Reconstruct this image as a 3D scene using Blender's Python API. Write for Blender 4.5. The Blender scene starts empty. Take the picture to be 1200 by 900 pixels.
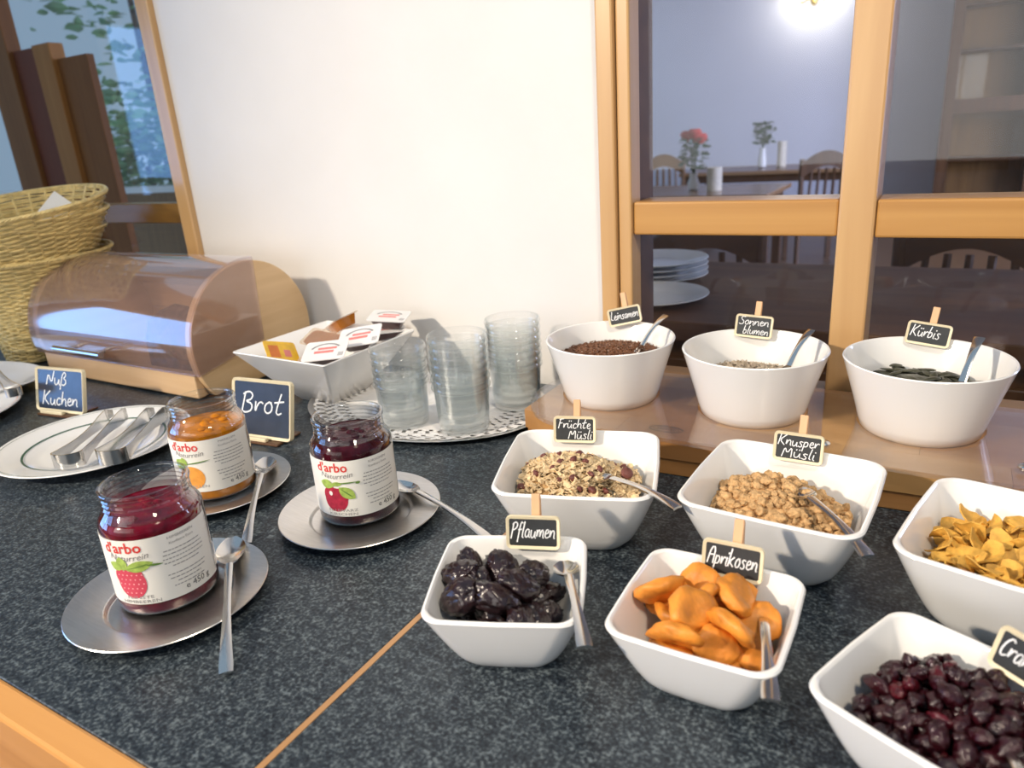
import bpy, bmesh, math, random
from mathutils import Matrix, Vector, noise

# ------------------------------------------------------------------ camera, world, light
sc = bpy.context.scene
COL = sc.collection
R = Matrix(((0.8620083378662984, -0.11009134701663131, 0.4947944227262929),
            (0.5024025936716944, 0.31521590760708335, -0.8051276702880092),
            (-0.06732948329622214, 0.9426127661471101, 0.3270289188673647)))
CAMZ = 0.37
cd = bpy.data.cameras.new('camera'); cam = bpy.data.objects.new('camera', cd); COL.objects.link(cam)
cam.matrix_world = Matrix.Translation((0, 0, CAMZ)) @ R.to_4x4()
cd.sensor_width = 36.0; cd.lens = 25.5; cd.clip_start = 0.02; cd.clip_end = 100
cd.dof.use_dof = True; cd.dof.focus_distance = 0.74; cd.dof.aperture_fstop = 7.0
sc.camera = cam

W = bpy.data.worlds.new('world'); sc.world = W; W.use_nodes = True
bg = W.node_tree.nodes['Background']
bg.inputs[0].default_value = (0.54, 0.76, 1.0, 1); bg.inputs[1].default_value = 0.42

def area_light(name, loc, target, size, power, color, shape='DISK'):
    l = bpy.data.lights.new(name, 'AREA'); l.shape = shape; l.size = size; l.energy = power; l.color = color
    o = bpy.data.objects.new(name, l); COL.objects.link(o); o.location = loc
    o.rotation_euler = (Vector(target) - Vector(loc)).to_track_quat('-Z', 'Y').to_euler()
    return o
def spot_light(name, loc, target, size, blend, radius, power, color):
    l = bpy.data.lights.new(name, 'SPOT'); l.spot_size = math.radians(size); l.spot_blend = blend; l.shadow_soft_size = radius; l.energy = power; l.color = color
    o = bpy.data.objects.new(name, l); COL.objects.link(o); o.location = loc
    o.rotation_euler = (Vector(target) - Vector(loc)).to_track_quat('-Z', 'Y').to_euler()
    return o
spot_light('key_spot_lamp', (-1.75, -1.75, 1.50), (-0.20, 0.50, 0.0), 56, 1.0, 0.07, 320, (1.0, 0.86, 0.69))
area_light('ceiling_lamp', (0.55, -0.1, 1.55), (-0.6, 0.75, 0.0), 0.25, 13, (1.0, 0.84, 0.64))

vs = sc.view_settings
vs.view_transform = 'Standard'; vs.look = 'None'; vs.gamma = 1.0; vs.use_curve_mapping = False; vs.exposure = 0.26
cy = sc.cycles
cy.use_denoising = True; cy.max_bounces = 10; cy.diffuse_bounces = 3; cy.glossy_bounces = 4
cy.transmission_bounces = 8; cy.transparent_max_bounces = 40; cy.sample_clamp_indirect = 6.0
cy.caustics_reflective = False; cy.caustics_refractive = False

rnd = random.Random(7)
PI = math.pi

# ------------------------------------------------------------------ materials
MATS = {}
def new_mat(name):
    m = bpy.data.materials.new(name); m.use_nodes = True; MATS[name] = m
    return m, m.node_tree, m.node_tree.nodes['Principled BSDF']

def mat(name, col, rough=0.5, metal=0.0, var=0.12, scale=30.0, spec=0.5, coat=0.0, bump=0.0, bscale=None, aniso=(1, 1, 1), sss=0.0, emit=None):
    """principled material whose colour drifts with an object-space noise"""
    m, nt, p = new_mat(name); N = nt.nodes; L = nt.links
    tc = N.new('ShaderNodeTexCoord'); mp = N.new('ShaderNodeMapping'); nz = N.new('ShaderNodeTexNoise')
    mp.inputs['Scale'].default_value = aniso
    L.new(tc.outputs['Object'], mp.inputs[0]); L.new(mp.outputs[0], nz.inputs['Vector'])
    nz.inputs['Scale'].default_value = scale; nz.inputs['Detail'].default_value = 4
    cr = N.new('ShaderNodeValToRGB'); e = cr.color_ramp.elements
    e[0].position = 0.3; e[1].position = 0.7
    e[0].color = tuple(c * (1 - var) for c in col) + (1,)
    e[1].color = tuple(min(1, c * (1 + var)) for c in col) + (1,)
    L.new(nz.outputs[0], cr.inputs[0]); L.new(cr.outputs[0], p.inputs['Base Color'])
    p.inputs['Roughness'].default_value = rough; p.inputs['Metallic'].default_value = metal
    p.inputs['Specular IOR Level'].default_value = spec
    p.inputs['Coat Weight'].default_value = coat; p.inputs['Coat Roughness'].default_value = 0.08
    if sss:
        p.inputs['Subsurface Weight'].default_value = sss
        p.inputs['Subsurface Radius'].default_value = (0.006, 0.003, 0.002); p.inputs['Subsurface Scale'].default_value = 0.5
    if bump:
        b = N.new('ShaderNodeBump'); b.inputs['Strength'].default_value = bump; b.inputs['Distance'].default_value = 0.002
        n2 = N.new('ShaderNodeTexNoise'); n2.inputs['Scale'].default_value = bscale or scale; n2.inputs['Detail'].default_value = 5
        L.new(mp.outputs[0], n2.inputs['Vector']); L.new(n2.outputs[0], b.inputs['Height']); L.new(b.outputs[0], p.inputs['Normal'])
    if emit:
        p.inputs['Emission Color'].default_value = emit[0] + (1,); p.inputs['Emission Strength'].default_value = emit[1]
    return m

def wood(name, c1, c2, rough=0.4, axis='X', scale=6.0, coat=0.15):
    m, nt, p = new_mat(name); N = nt.nodes; L = nt.links
    tc = N.new('ShaderNodeTexCoord'); mp = N.new('ShaderNodeMapping')
    s = {'X': (0.25, 5, 5), 'Y': (5, 0.25, 5), 'Z': (5, 5, 0.25)}[axis]
    mp.inputs['Scale'].default_value = s
    nz = N.new('ShaderNodeTexNoise'); nz.inputs['Scale'].default_value = scale; nz.inputs['Detail'].default_value = 6; nz.inputs['Distortion'].default_value = 0.6
    cr = N.new('ShaderNodeValToRGB'); e = cr.color_ramp.elements
    e[0].position = 0.28; e[1].position = 0.72; e[0].color = c1 + (1,); e[1].color = c2 + (1,)
    L.new(tc.outputs['Object'], mp.inputs[0]); L.new(mp.outputs[0], nz.inputs['Vector']); L.new(nz.outputs[0], cr.inputs[0])
    L.new(cr.outputs[0], p.inputs['Base Color'])
    p.inputs['Roughness'].default_value = rough; p.inputs['Coat Weight'].default_value = coat; p.inputs['Coat Roughness'].default_value = 0.15
    return m

def thin_glass(name, tint=(0.97, 0.985, 0.98), blend=0.22, rough=0.02, haze=0.0, hazecol=(0.9, 0.93, 0.95), base=0.045, edge=None, power=3.0):
    """clear sheet: passes light, mirrors more at grazing angles"""
    m, nt, p = new_mat(name); N = nt.nodes; L = nt.links
    N.remove(p); out = N['Material Output']
    tr = N.new('ShaderNodeBsdfTransparent'); tr.inputs[0].default_value = tint + (1,)
    if edge is not None:
        l2 = N.new('ShaderNodeLayerWeight'); l2.inputs[0].default_value = 0.5
        p2 = N.new('ShaderNodeMath'); p2.operation = 'POWER'; p2.inputs[1].default_value = 2.5
        mc = N.new('ShaderNodeMix'); mc.data_type = 'RGBA'
        mc.inputs['A'].default_value = tint + (1,); mc.inputs['B'].default_value = edge + (1,)
        L.new(l2.outputs['Facing'], p2.inputs[0]); L.new(p2.outputs[0], mc.inputs['Factor']); L.new(mc.outputs['Result'], tr.inputs[0])
    gl = N.new('ShaderNodeBsdfGlossy'); gl.inputs['Roughness'].default_value = rough; gl.inputs[0].default_value = (1, 1, 1, 1)
    lw = N.new('ShaderNodeLayerWeight'); lw.inputs[0].default_value = 0.5
    pw = N.new('ShaderNodeMath'); pw.operation = 'POWER'; pw.inputs[1].default_value = power
    ma = N.new('ShaderNodeMath'); ma.operation = 'MULTIPLY_ADD'; ma.inputs[1].default_value = blend; ma.inputs[2].default_value = base; ma.use_clamp = True
    L.new(lw.outputs['Facing'], pw.inputs[0]); L.new(pw.outputs[0], ma.inputs[0])
    mx = N.new('ShaderNodeMixShader')
    L.new(ma.outputs[0], mx.inputs[0]); L.new(tr.outputs[0], mx.inputs[1]); L.new(gl.outputs[0], mx.inputs[2])
    last = mx
    if haze:
        df = N.new('ShaderNodeBsdfDiffuse'); df.inputs[0].default_value = hazecol + (1,)
        m2 = N.new('ShaderNodeMixShader'); m2.inputs[0].default_value = haze
        L.new(mx.outputs[0], m2.inputs[1]); L.new(df.outputs[0], m2.inputs[2]); last = m2
    L.new(last.outputs[0], out.inputs[0])
    return m

def glow(name, col, strength):
    m, nt, p = new_mat(name)
    p.inputs['Base Color'].default_value = (0.1, 0.1, 0.1, 1)
    p.inputs['Emission Color'].default_value = col + (1,); p.inputs['Emission Strength'].default_value = strength
    return m

def granite():
    m, nt, p = new_mat('speckled_dark_worktop'); N = nt.nodes; L = nt.links
    tc = N.new('ShaderNodeTexCoord')
    n1 = N.new('ShaderNodeTexNoise'); n1.inputs['Scale'].default_value = 340; n1.inputs['Detail'].default_value = 3
    n2 = N.new('ShaderNodeTexNoise'); n2.inputs['Scale'].default_value = 110; n2.inputs['Detail'].default_value = 5
    add = N.new('ShaderNodeMath'); add.operation = 'MULTIPLY_ADD'; add.inputs[1].default_value = 0.62
    m3 = N.new('ShaderNodeMath'); m3.operation = 'MULTIPLY'; m3.inputs[1].default_value = 0.38
    for n in (n1, n2): L.new(tc.outputs['Object'], n.inputs['Vector'])
    L.new(n2.outputs[0], m3.inputs[0]); L.new(n1.outputs[0], add.inputs[0]); L.new(m3.outputs[0], add.inputs[2])
    cr = N.new('ShaderNodeValToRGB'); e = cr.color_ramp.elements
    e[0].position = 0.36; e[0].color = (0.007, 0.010, 0.015, 1); e[1].position = 0.70; e[1].color = (0.17, 0.205, 0.22, 1)
    x = e.new(0.5); x.color = (0.030, 0.040, 0.050, 1)
    L.new(add.outputs[0], cr.inputs[0]); L.new(cr.outputs[0], p.inputs['Base Color'])
    p.inputs['Roughness'].default_value = 0.34; p.inputs['Specular IOR Level'].default_value = 0.4
    return m

M = {}
M['granite'] = granite()
M['edge_wood'] = wood('orange_beech_edging', (0.56, 0.25, 0.06), (0.72, 0.36, 0.11), 0.35, 'X')
M['strip_wood'] = wood('beech_joint_strip', (0.42, 0.22, 0.09), (0.55, 0.32, 0.15), 0.4, 'Y')
M['frame_wood'] = wood('varnished_beech_frame_upright', (0.52, 0.30, 0.125), (0.64, 0.40, 0.18), 0.3, 'Z')
M['rail_wood'] = wood('varnished_beech_frame_rail', (0.42, 0.20, 0.05), (0.56, 0.30, 0.09), 0.3, 'X')
M['wall'] = mat('cream_white_plaster', (0.77, 0.75, 0.725), 0.75, var=0.02, scale=8, bump=0.05, bscale=160)
M['floor'] = wood('brown_floor', (0.16, 0.08, 0.04), (0.24, 0.13, 0.06), 0.4, 'X')
M['dark_gap'] = mat('dark_gasket', (0.02, 0.014, 0.012), 0.7)
M['porcelain'] = mat('white_glazed_porcelain', (0.90, 0.89, 0.87), 0.16, var=0.01, scale=5, spec=0.5, coat=0.3)
M['steel'] = mat('polished_steel', (0.72, 0.70, 0.67), 0.16, 1.0, var=0.04, scale=40)
M['brushed'] = mat('brushed_steel', (0.80, 0.77, 0.73), 0.30, 1.0, var=0.05, scale=60, aniso=(1, 8, 1))
M['glass_pane'] = thin_glass('window_glass', (0.96, 0.975, 0.985), 0.20, 0.01, base=0.02)
M['jar_glass'] = thin_glass('jar_glass', (0.99, 0.995, 0.99), 0.9, 0.02, base=0.016, edge=(0.22, 0.26, 0.28), power=2.0)
M['tumbler'] = thin_glass('tumbler_glass', (0.992, 0.996, 0.995), 0.8, 0.03, haze=0.03, base=0.035, edge=(0.78, 0.83, 0.84))
M['acrylic'] = thin_glass('clear_acrylic', (0.975, 0.965, 0.955), 0.6, 0.02, haze=0.008, edge=(0.7, 0.68, 0.66), hazecol=(0.9, 0.85, 0.82))
M['lid_acrylic'] = thin_glass('smoky_acrylic', (0.90, 0.86, 0.87), 1.0, 0.05, haze=0.07, base=0.05, hazecol=(0.80, 0.66, 0.62))
M['bamboo_x'] = wood('bamboo_long', (0.66, 0.42, 0.22), (0.78, 0.54, 0.31), 0.35, 'X', 9)
M['bamboo_y'] = wood('bamboo_end', (0.64, 0.41, 0.20), (0.78, 0.54, 0.30), 0.35, 'Y', 9)
M['stand_wood'] = wood('oiled_oak_riser', (0.42, 0.20, 0.06), (0.62, 0.34, 0.13), 0.4, 'X', 7)
M['stand_dark'] = wood('oiled_oak_riser_lower', (0.36, 0.16, 0.045), (0.52, 0.26, 0.09), 0.45, 'X', 7)
M['stand_light'] = wood('oiled_oak_light_block', (0.50, 0.27, 0.09), (0.66, 0.39, 0.16), 0.4, 'X', 7)
M['stand_deep'] = wood('oiled_oak_deep_block', (0.34, 0.15, 0.045), (0.50, 0.25, 0.09), 0.4, 'X', 7)
M['stamp'] = mat('burnt_stamp', (0.10, 0.055, 0.03), 0.7)
M['wicker'] = mat('straw_wicker', (0.80, 0.61, 0.26), 0.32, var=0.25, scale=60)
M['slate'] = mat('chalkboard_black', (0.028, 0.030, 0.032), 0.5, var=0.25, scale=60)
M['slate_blue'] = mat('chalkboard_slate', (0.030, 0.040, 0.065), 0.24, var=0.15, scale=50, spec=0.9)
M['sign_frame'] = mat('pale_birch_frame', (0.85, 0.74, 0.50), 0.5, var=0.06, scale=50)
M['peg'] = wood('birch_peg', (0.70, 0.40, 0.21), (0.82, 0.52, 0.30), 0.55, 'Z', 12, 0.0)
M['chalk'] = mat('white_chalk_ink', (0.93, 0.93, 0.93), 0.6, var=0.03, emit=None)
M['paper'] = mat('label_paper', (0.88, 0.85, 0.78), 0.55, var=0.02)
M['white_paper'] = mat('white_paper', (0.88, 0.87, 0.86), 0.7, var=0.02)
M['red_print'] = mat('red_print', (0.72, 0.05, 0.04), 0.5, var=0.05)
M['grey_print'] = mat('grey_print', (0.32, 0.30, 0.29), 0.6, var=0.1)
M['black_print'] = mat('black_print', (0.09, 0.085, 0.08), 0.6)
M['berry_print'] = mat('raspberry_print', (0.62, 0.06, 0.10), 0.5)
M['pink_print'] = mat('pink_print', (0.90, 0.45, 0.45), 0.5)
M['cherry_print'] = mat('cherry_print', (0.42, 0.02, 0.05), 0.5, var=0.25, scale=200)
M['orange_print'] = mat('apricot_print', (0.88, 0.36, 0.06), 0.5, var=0.15, scale=100)
M['green_print'] = mat('leaf_print', (0.36, 0.50, 0.10), 0.5, var=0.25, scale=250)
M['green2_print'] = mat('leaf_vein_print', (0.14, 0.26, 0.05), 0.5)
M['jam_red'] = mat('raspberry_jam', (0.15, 0.004, 0.016), 0.12, var=0.5, scale=90, spec=0.10, coat=0.0)
M['jam_cherry'] = mat('cherry_jam', (0.045, 0.004, 0.009), 0.12, var=0.6, scale=90, spec=0.10, coat=0.0)
M['jam_orange'] = mat('apricot_jam', (0.56, 0.19, 0.008), 0.12, var=0.4, scale=50, spec=0.10, coat=0.0)
M['green_line'] = mat('green_plate_line', (0.05, 0.13, 0.09), 0.3)
M['orange_line'] = mat('orange_plate_line', (0.75, 0.16, 0.03), 0.3)
M['prune'] = mat('prune_skin', (0.017, 0.006, 0.007), 0.25, var=0.6, scale=90, spec=0.55, coat=0.3, bump=0.9, bscale=110)
M['apricot'] = mat('dried_apricot', (0.70, 0.255, 0.030), 0.5, var=0.30, scale=75, bump=0.8, bscale=110, sss=0.05)
M['cranberry'] = mat('dried_cranberry', (0.026, 0.003, 0.006), 0.18, var=0.6, scale=110, coat=0.2, bump=0.55, bscale=330)
M['cranberry2'] = mat('dried_cranberry_bright', (0.070, 0.004, 0.009), 0.18, var=0.5, scale=110, coat=0.2, bump=0.55, bscale=330)
M['cornflake'] = mat('cornflake', (0.72, 0.40, 0.07), 0.65, var=0.32, scale=110, bump=0.5, bscale=300)
M['granola'] = mat('granola_cluster', (0.66, 0.41, 0.19), 0.75, var=0.28, scale=190, bump=1.0, bscale=330)
M['oat'] = mat('oat_flakes', (0.74, 0.56, 0.33), 0.75, var=0.3, scale=140)
M['raisin'] = mat('raisin', (0.16, 0.045, 0.035), 0.4, var=0.4, scale=150, bump=0.8, bscale=300)
M['flax'] = mat('flax_seed', (0.20, 0.085, 0.04), 0.4, var=0.4, scale=400)
M['sunflower'] = mat('sunflower_kernel', (0.46, 0.38, 0.29), 0.6, var=0.3, scale=200)
M['pumpkin'] = mat('pumpkin_seed', (0.060, 0.062, 0.042), 0.4, var=0.4, scale=120)
M['cake'] = mat('nut_cake', (0.14, 0.07, 0.045), 0.8, var=0.6, scale=90, bump=1.0, bscale=90)
M['foil'] = mat('white_foil_lid', (0.82, 0.80, 0.79), 0.3, var=0.03)
M['foil_red'] = mat('foil_red_print', (0.74, 0.22, 0.20), 0.35)
M['foil_grey'] = mat('foil_grey_print', (0.25, 0.24, 0.25), 0.35)
M['cup_dark'] = mat('dark_portion_cup', (0.07, 0.03, 0.03), 0.15, coat=0.6)
M['cup_honey'] = mat('amber_portion_cup', (0.52, 0.18, 0.02), 0.12, var=0.2, coat=0.8)
M['yellow_foil'] = mat('yellow_foil', (0.90, 0.52, 0.03), 0.3, var=0.15, scale=60)
M['yellow_print'] = mat('honey_brown_print', (0.75, 0.20, 0.03), 0.4, var=0.2)
M['wrap'] = thin_glass('clear_wrapper', (0.93, 0.86, 0.78), 0.6, 0.05, haze=0.15, hazecol=(0.8, 0.62, 0.45))
M['room_wall'] = mat('lilac_white_plaster', (0.74, 0.74, 0.83), 0.8, var=0.03, scale=2)
M['dark_wood'] = wood('dark_walnut', (0.085, 0.038, 0.016), (0.15, 0.07, 0.03), 0.35, 'Z')
M['red_wood'] = wood('mahogany', (0.13, 0.032, 0.018), (0.18, 0.05, 0.028), 0.3, 'Z')
M['brown_wood'] = wood('brown_oak', (0.19, 0.085, 0.022), (0.28, 0.135, 0.04), 0.35, 'Z')
M['part_brown'] = wood('matt_brown_panel', (0.22, 0.085, 0.015), (0.30, 0.125, 0.028), 0.6, 'Z', 6, 0.0)
M['part_red'] = wood('matt_mahogany_panel', (0.15, 0.03, 0.015), (0.20, 0.045, 0.022), 0.6, 'Z', 6, 0.0)
M['part_tan'] = wood('matt_tan_panel', (0.46, 0.20, 0.045), (0.56, 0.27, 0.07), 0.6, 'Z', 6, 0.0)
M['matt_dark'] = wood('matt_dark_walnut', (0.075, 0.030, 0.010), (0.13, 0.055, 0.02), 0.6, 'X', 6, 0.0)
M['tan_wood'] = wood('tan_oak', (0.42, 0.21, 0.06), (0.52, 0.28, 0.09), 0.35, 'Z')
M['table_wood'] = wood('table_oak', (0.36, 0.20, 0.10), (0.46, 0.28, 0.15), 0.25, 'X')
M['leaf'] = mat('leaf_green', (0.26, 0.46, 0.20), 0.5, var=0.5, scale=3)
M['leaf_dark'] = mat('rose_leaf', (0.03, 0.09, 0.045), 0.5, var=0.4, scale=30)
M['rose'] = mat('rose_red', (0.62, 0.05, 0.05), 0.5, var=0.3, scale=60)
M['candle'] = mat('cream_candle', (0.80, 0.72, 0.58), 0.5)
M['runner'] = mat('green_runner', (0.42, 0.48, 0.22), 0.8)
M['brass'] = mat('brass', (0.65, 0.45, 0.12), 0.25, 1.0)
M['lamp_shade'] = glow('lit_lamp_shade', (1.0, 0.93, 0.78), 8.0)
M['day'] = glow('daylight_pane', (0.22, 0.47, 1.0), 4.2)
M['day_soft'] = glow('overcast_daylight_pane', (1.0, 0.97, 0.94), 2.5)
M['bark'] = mat('bark', (0.10, 0.07, 0.05), 0.8)
M['ground'] = mat('garden_ground', (0.12, 0.16, 0.07), 0.9, var=0.4, scale=1.0)
M['mirror'] = mat('dim_mirror', (0.55, 0.55, 0.62), 0.05, 1.0)
M['maroon'] = mat('maroon_fabric', (0.10, 0.012, 0.02), 0.7)

# ------------------------------------------------------------------ mesh helpers
class MB:
    def __init__(s): s.v = []; s.f = []
    def add(s, vs, fs):
        b = len(s.v); s.v += [tuple(v) for v in vs]; s.f += [tuple(b + i for i in f) for f in fs]; return s
    def box(s, x0, x1, y0, y1, z0, z1, mx=None):
        vs = [Vector((x, y, z)) for z in (z0, z1) for y in (y0, y1) for x in (x0, x1)]
        if mx is not None: vs = [mx @ v for v in vs]
        return s.add(vs, [(0, 2, 3, 1), (4, 5, 7, 6), (0, 1, 5, 4), (2, 6, 7, 3), (0, 4, 6, 2), (1, 3, 7, 5)])
    def loft(s, loops, cap0=True, cap1=True, mx=None, close=False):
        n = len(loops[0]); b = len(s.v)
        for lp in loops:
            for p in lp:
                p = Vector(p); s.v.append(tuple(mx @ p if mx is not None else p))
        k = len(loops)
        for i in range(k if close else k - 1):
            a, c = b + i * n, b + ((i + 1) % k) * n
            for j in range(n):
                q = (j + 1) % n; s.f.append((a + j, a + q, c + q, c + j))
        if cap0 and not close: s.f.append(tuple(b + j for j in reversed(range(n))))
        if cap1 and not close: s.f.append(tuple(b + (k - 1) * n + j for j in range(n)))
        return s
    def lathe(s, prof, n=48, c=(0, 0, 0), cap0=True, cap1=True, close=False):
        return s.loft([[(c[0] + r * math.cos(2 * PI * j / n), c[1] + r * math.sin(2 * PI * j / n), c[2] + z) for j in range(n)] for r, z in prof], cap0, cap1, close=close)
    def tube(s, pts, r, n=8, closed=False):
        pts = [Vector(p) for p in pts]; k = len(pts); loops = []
        rr = r if isinstance(r, (list, tuple)) else [r] * k
        up = Vector((0, 0, 1))
        for i in range(k):
            if closed: t = pts[(i + 1) % k] - pts[i - 1]
            else: t = pts[min(i + 1, k - 1)] - pts[max(i - 1, 0)]
            t.normalize()
            a = t.cross(up)
            if a.length < 1e-3: a = t.cross(Vector((1, 0, 0)))
            a.normalize(); bb = a.cross(t)
            loops.append([pts[i] + rr[i] * (math.cos(2 * PI * j / n) * a + math.sin(2 * PI * j / n) * bb) for j in range(n)])
        return s.loft(loops, not closed, not closed, close=closed)
    def prism(s, poly, z0, z1, mx=None):
        n = len(poly)
        return s.loft([[(x, y, z0) for x, y in poly], [(x, y, z1) for x, y in poly]], True, True, mx)
    def mesh(s, name, m, smooth=True):
        me = bpy.data.meshes.new(name); me.from_pydata(s.v, [], s.f)
        me.validate(); me.update()
        bm = bmesh.new(); bm.from_mesh(me); bmesh.ops.recalc_face_normals(bm, faces=bm.faces[:]); bm.to_mesh(me); bm.free()
        if smooth:
            me.polygons.foreach_set('use_smooth', [True] * len(me.polygons))
            try: me.set_sharp_from_angle(angle=math.radians(40))
            except Exception: pass
        me.materials.append(m)
        return me
    def build(s, name, m, parent=None, smooth=True):
        return link(name, s.mesh(name, m, smooth), parent)

def link(name, me, parent=None, mx=None):
    o = bpy.data.objects.new(name, me); COL.objects.link(o)
    if parent is not None: o.parent = parent
    if mx is not None: o.matrix_local = mx
    return o
def tag(o, label=None, cat=None, group=None, kind=None):
    if label: o['label'] = label
    if cat: o['category'] = cat
    if group: o['group'] = group
    if kind: o['kind'] = kind
    return o
def thing(name, label, cat, loc=(0, 0, 0), rz=0.0, group=None):
    o = bpy.data.objects.new(name, None); COL.objects.link(o); o.empty_display_size = 0.02
    o.location = loc; o.rotation_euler = (0, 0, rz); return tag(o, label, cat, group)
def struct(name, label=None, loc=(0, 0, 0)):
    o = bpy.data.objects.new(name, None); COL.objects.link(o); o.empty_display_size = 0.02; o.location = loc
    return tag(o, label, None, None, 'structure')
def copy_tree(o, parent=None):
    c = o.copy(); COL.objects.link(c); c.parent = parent
    for ch in o.children: copy_tree(ch, c)
    return c
def bev(o, w=0.002, seg=2):
    b = o.modifiers.new('bevel', 'BEVEL'); b.width = w; b.segments = seg; b.limit_method = 'ANGLE'; b.angle_limit = math.radians(40); return o
def boxo(name, m, parent, x0, x1, y0, y1, z0, z1, bw=0.002):
    o = MB().box(x0, x1, y0, y1, z0, z1).build(name, m, parent, False)
    if bw: bev(o, bw)
    return o
def rz(a): return Matrix.Rotation(a, 4, 'Z')
def T(*p): return Matrix.Translation(p)

# ------------------------------------------------------------------ the setting
V = 0.93                       # front face of the wall the buffet stands against
TH = 0.085
def wallseg(name, x0, x1, z0, z1):
    return tag(MB().box(x0, x1, V, V + TH, z0, z1).build(name, M['wall'], None, False), None, None, None, 'structure')
wl = struct('wall_back', 'white plastered wall behind the buffet counter')
for a in ((-3.6, -2.62, -0.9, 1.9), (-1.262, -0.408, -0.9, 1.9), (-2.62, -1.262, -0.9, 0.0), (-2.62, -1.262, 1.35, 1.9),
          (-0.408, 1.7, -0.9, 0.0), (-0.408, 1.7, 1.35, 1.9)):
    o = MB().box(a[0], a[1], V, V + TH, a[2], a[3]).build('wall_section', M['wall'], wl, False)
# floors
tag(MB().box(-3.6, 2.5, -3.0, V, -0.95, -0.9).build('floor', M['floor'], None, False), 'brown wooden floor below the buffet', None, None, 'structure')
tag(MB().box(-3.6, 4.5, V, 9.6, -0.95, -0.9).build('floor', M['floor'], None, False), 'dark wooden floor of the dining room beyond', None, None, 'structure')
# left wall of the buffet room with its daylight window
lw = struct('wall_left', 'brown panelled wall with the daylight window', (-3.6, 0, 0))
for (y0, y1, z0, z1) in ((-3.0, -2.4, -0.9, 1.9), (-0.38, 0.93, -0.9, 1.9), (-2.4, -0.38, -0.9, -0.28), (-2.4, -0.38, 1.05, 1.9)):
    MB().box(-0.1, 0, y0, y1, z0, z1).build('wall_section', M['part_brown'], lw, False)
w3 = struct('window_3', 'daylight window in the side wall', (-3.6, 0, 0))
for (y0, y1, z0, z1) in ((-2.4, -2.34, -0.28, 1.05), (-0.44, -0.38, -0.28, 1.05), (-1.48, -1.42, -0.28, 1.05), (-2.4, -0.38, -0.28, -0.22), (-2.4, -0.38, 0.99, 1.05)):
    MB().box(-0.08, 0.01, y0, y1, z0, z1).build('window_frame', M['frame_wood'], w3, False)
for (y0, y1) in ((-2.34, -1.48), (-1.42, -0.44)):
    MB().box(-0.06, -0.05, y0, y1, -0.22, 0.99).build('pane', M['day'], w3, False)

# wall behind the camera with its daylight window
wf = struct('wall_front', 'plastered wall with the wide daylight window', (0, -2.7, 0))
for (x0, x1, z0, z1) in ((-3.6, -2.3, -0.9, 1.9), (0.4, 2.5, -0.9, 1.9), (-2.3, 0.4, -0.9, 0.02), (-2.3, 0.4, 1.35, 1.9)):
    MB().box(x0, x1, -0.1, 0, z0, z1).build('wall_section', M['wall'], wf, False)
w5 = struct('window_5', 'wide daylight window behind the viewer', (0, -2.7, 0))
for (x0, x1, z0, z1) in ((-2.3, -2.24, 0.02, 1.35), (0.34, 0.4, 0.02, 1.35), (-2.3, 0.4, 0.02, 0.08), (-2.3, 0.4, 1.29, 1.35)):
    MB().box(x0, x1, -0.08, 0.01, z0, z1).build('window_frame', M['frame_wood'], w5, False)
for (x0, x1) in ((-2.24, 0.34),):
    MB().box(x0, x1, -0.06, -0.05, 0.08, 1.29).build('pane', M['day_soft'], w5, False)

# right-hand interior window: casing, jamb, post, transom, panes
w2 = struct('window_2', 'wooden interior window with crossbar looking into the dining room')
boxo('casing', M['frame_wood'], w2, -0.4075, -0.3835, V - 0.012, V + 0.02, 0.0, 1.35, 0.003)
boxo('casing_inner', M['frame_wood'], w2, -0.3825, -0.3640, V - 0.006, V + 0.03, 0.0, 1.35, 0.003)
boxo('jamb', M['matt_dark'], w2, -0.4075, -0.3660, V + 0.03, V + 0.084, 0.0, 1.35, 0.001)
boxo('casing_gap', M['dark_gap'], w2, -0.4105, -0.4070, V - 0.0015, V + 0.01, 0.0, 1.35, 0)
boxo('post', M['frame_wood'], w2, -0.1115, -0.0725, V - 0.004, V + 0.065, 0.0, 1.35, 0.003)
boxo('transom', M['rail_wood'], w2, -0.3640, -0.1115, V + 0.0, V + 0.06, 0.2290, 0.2720, 0.003)
boxo('transom', M['rail_wood'], w2, -0.0725, 1.0, V + 0.0, V + 0.06, 0.2280, 0.2710, 0.003)
boxo('post', M['frame_wood'], w2, 0.30, 0.34, V - 0.004, V + 0.065, 0.271, 1.35, 0.003)
boxo('sill', M['rail_wood'], w2, -0.3640, 1.0, V + 0.0, V + 0.06, 0.0, 0.03, 0.003)
boxo('casing', M['frame_wood'], w2, 1.0, 1.04, V - 0.012, V + 0.065, 0.0, 1.35, 0.003)
for (x0, x1, z0, z1) in ((-0.366, -0.110, 0.03, 0.229), (-0.366, -0.110, 0.272, 1.35), (-0.074, 1.0, 0.03, 0.228), (-0.074, 1.0, 0.271, 1.35)):
    MB().box(x0, x1, V + 0.030, V + 0.034, z0, z1).build('pane', M['glass_pane'], w2, False)

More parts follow.
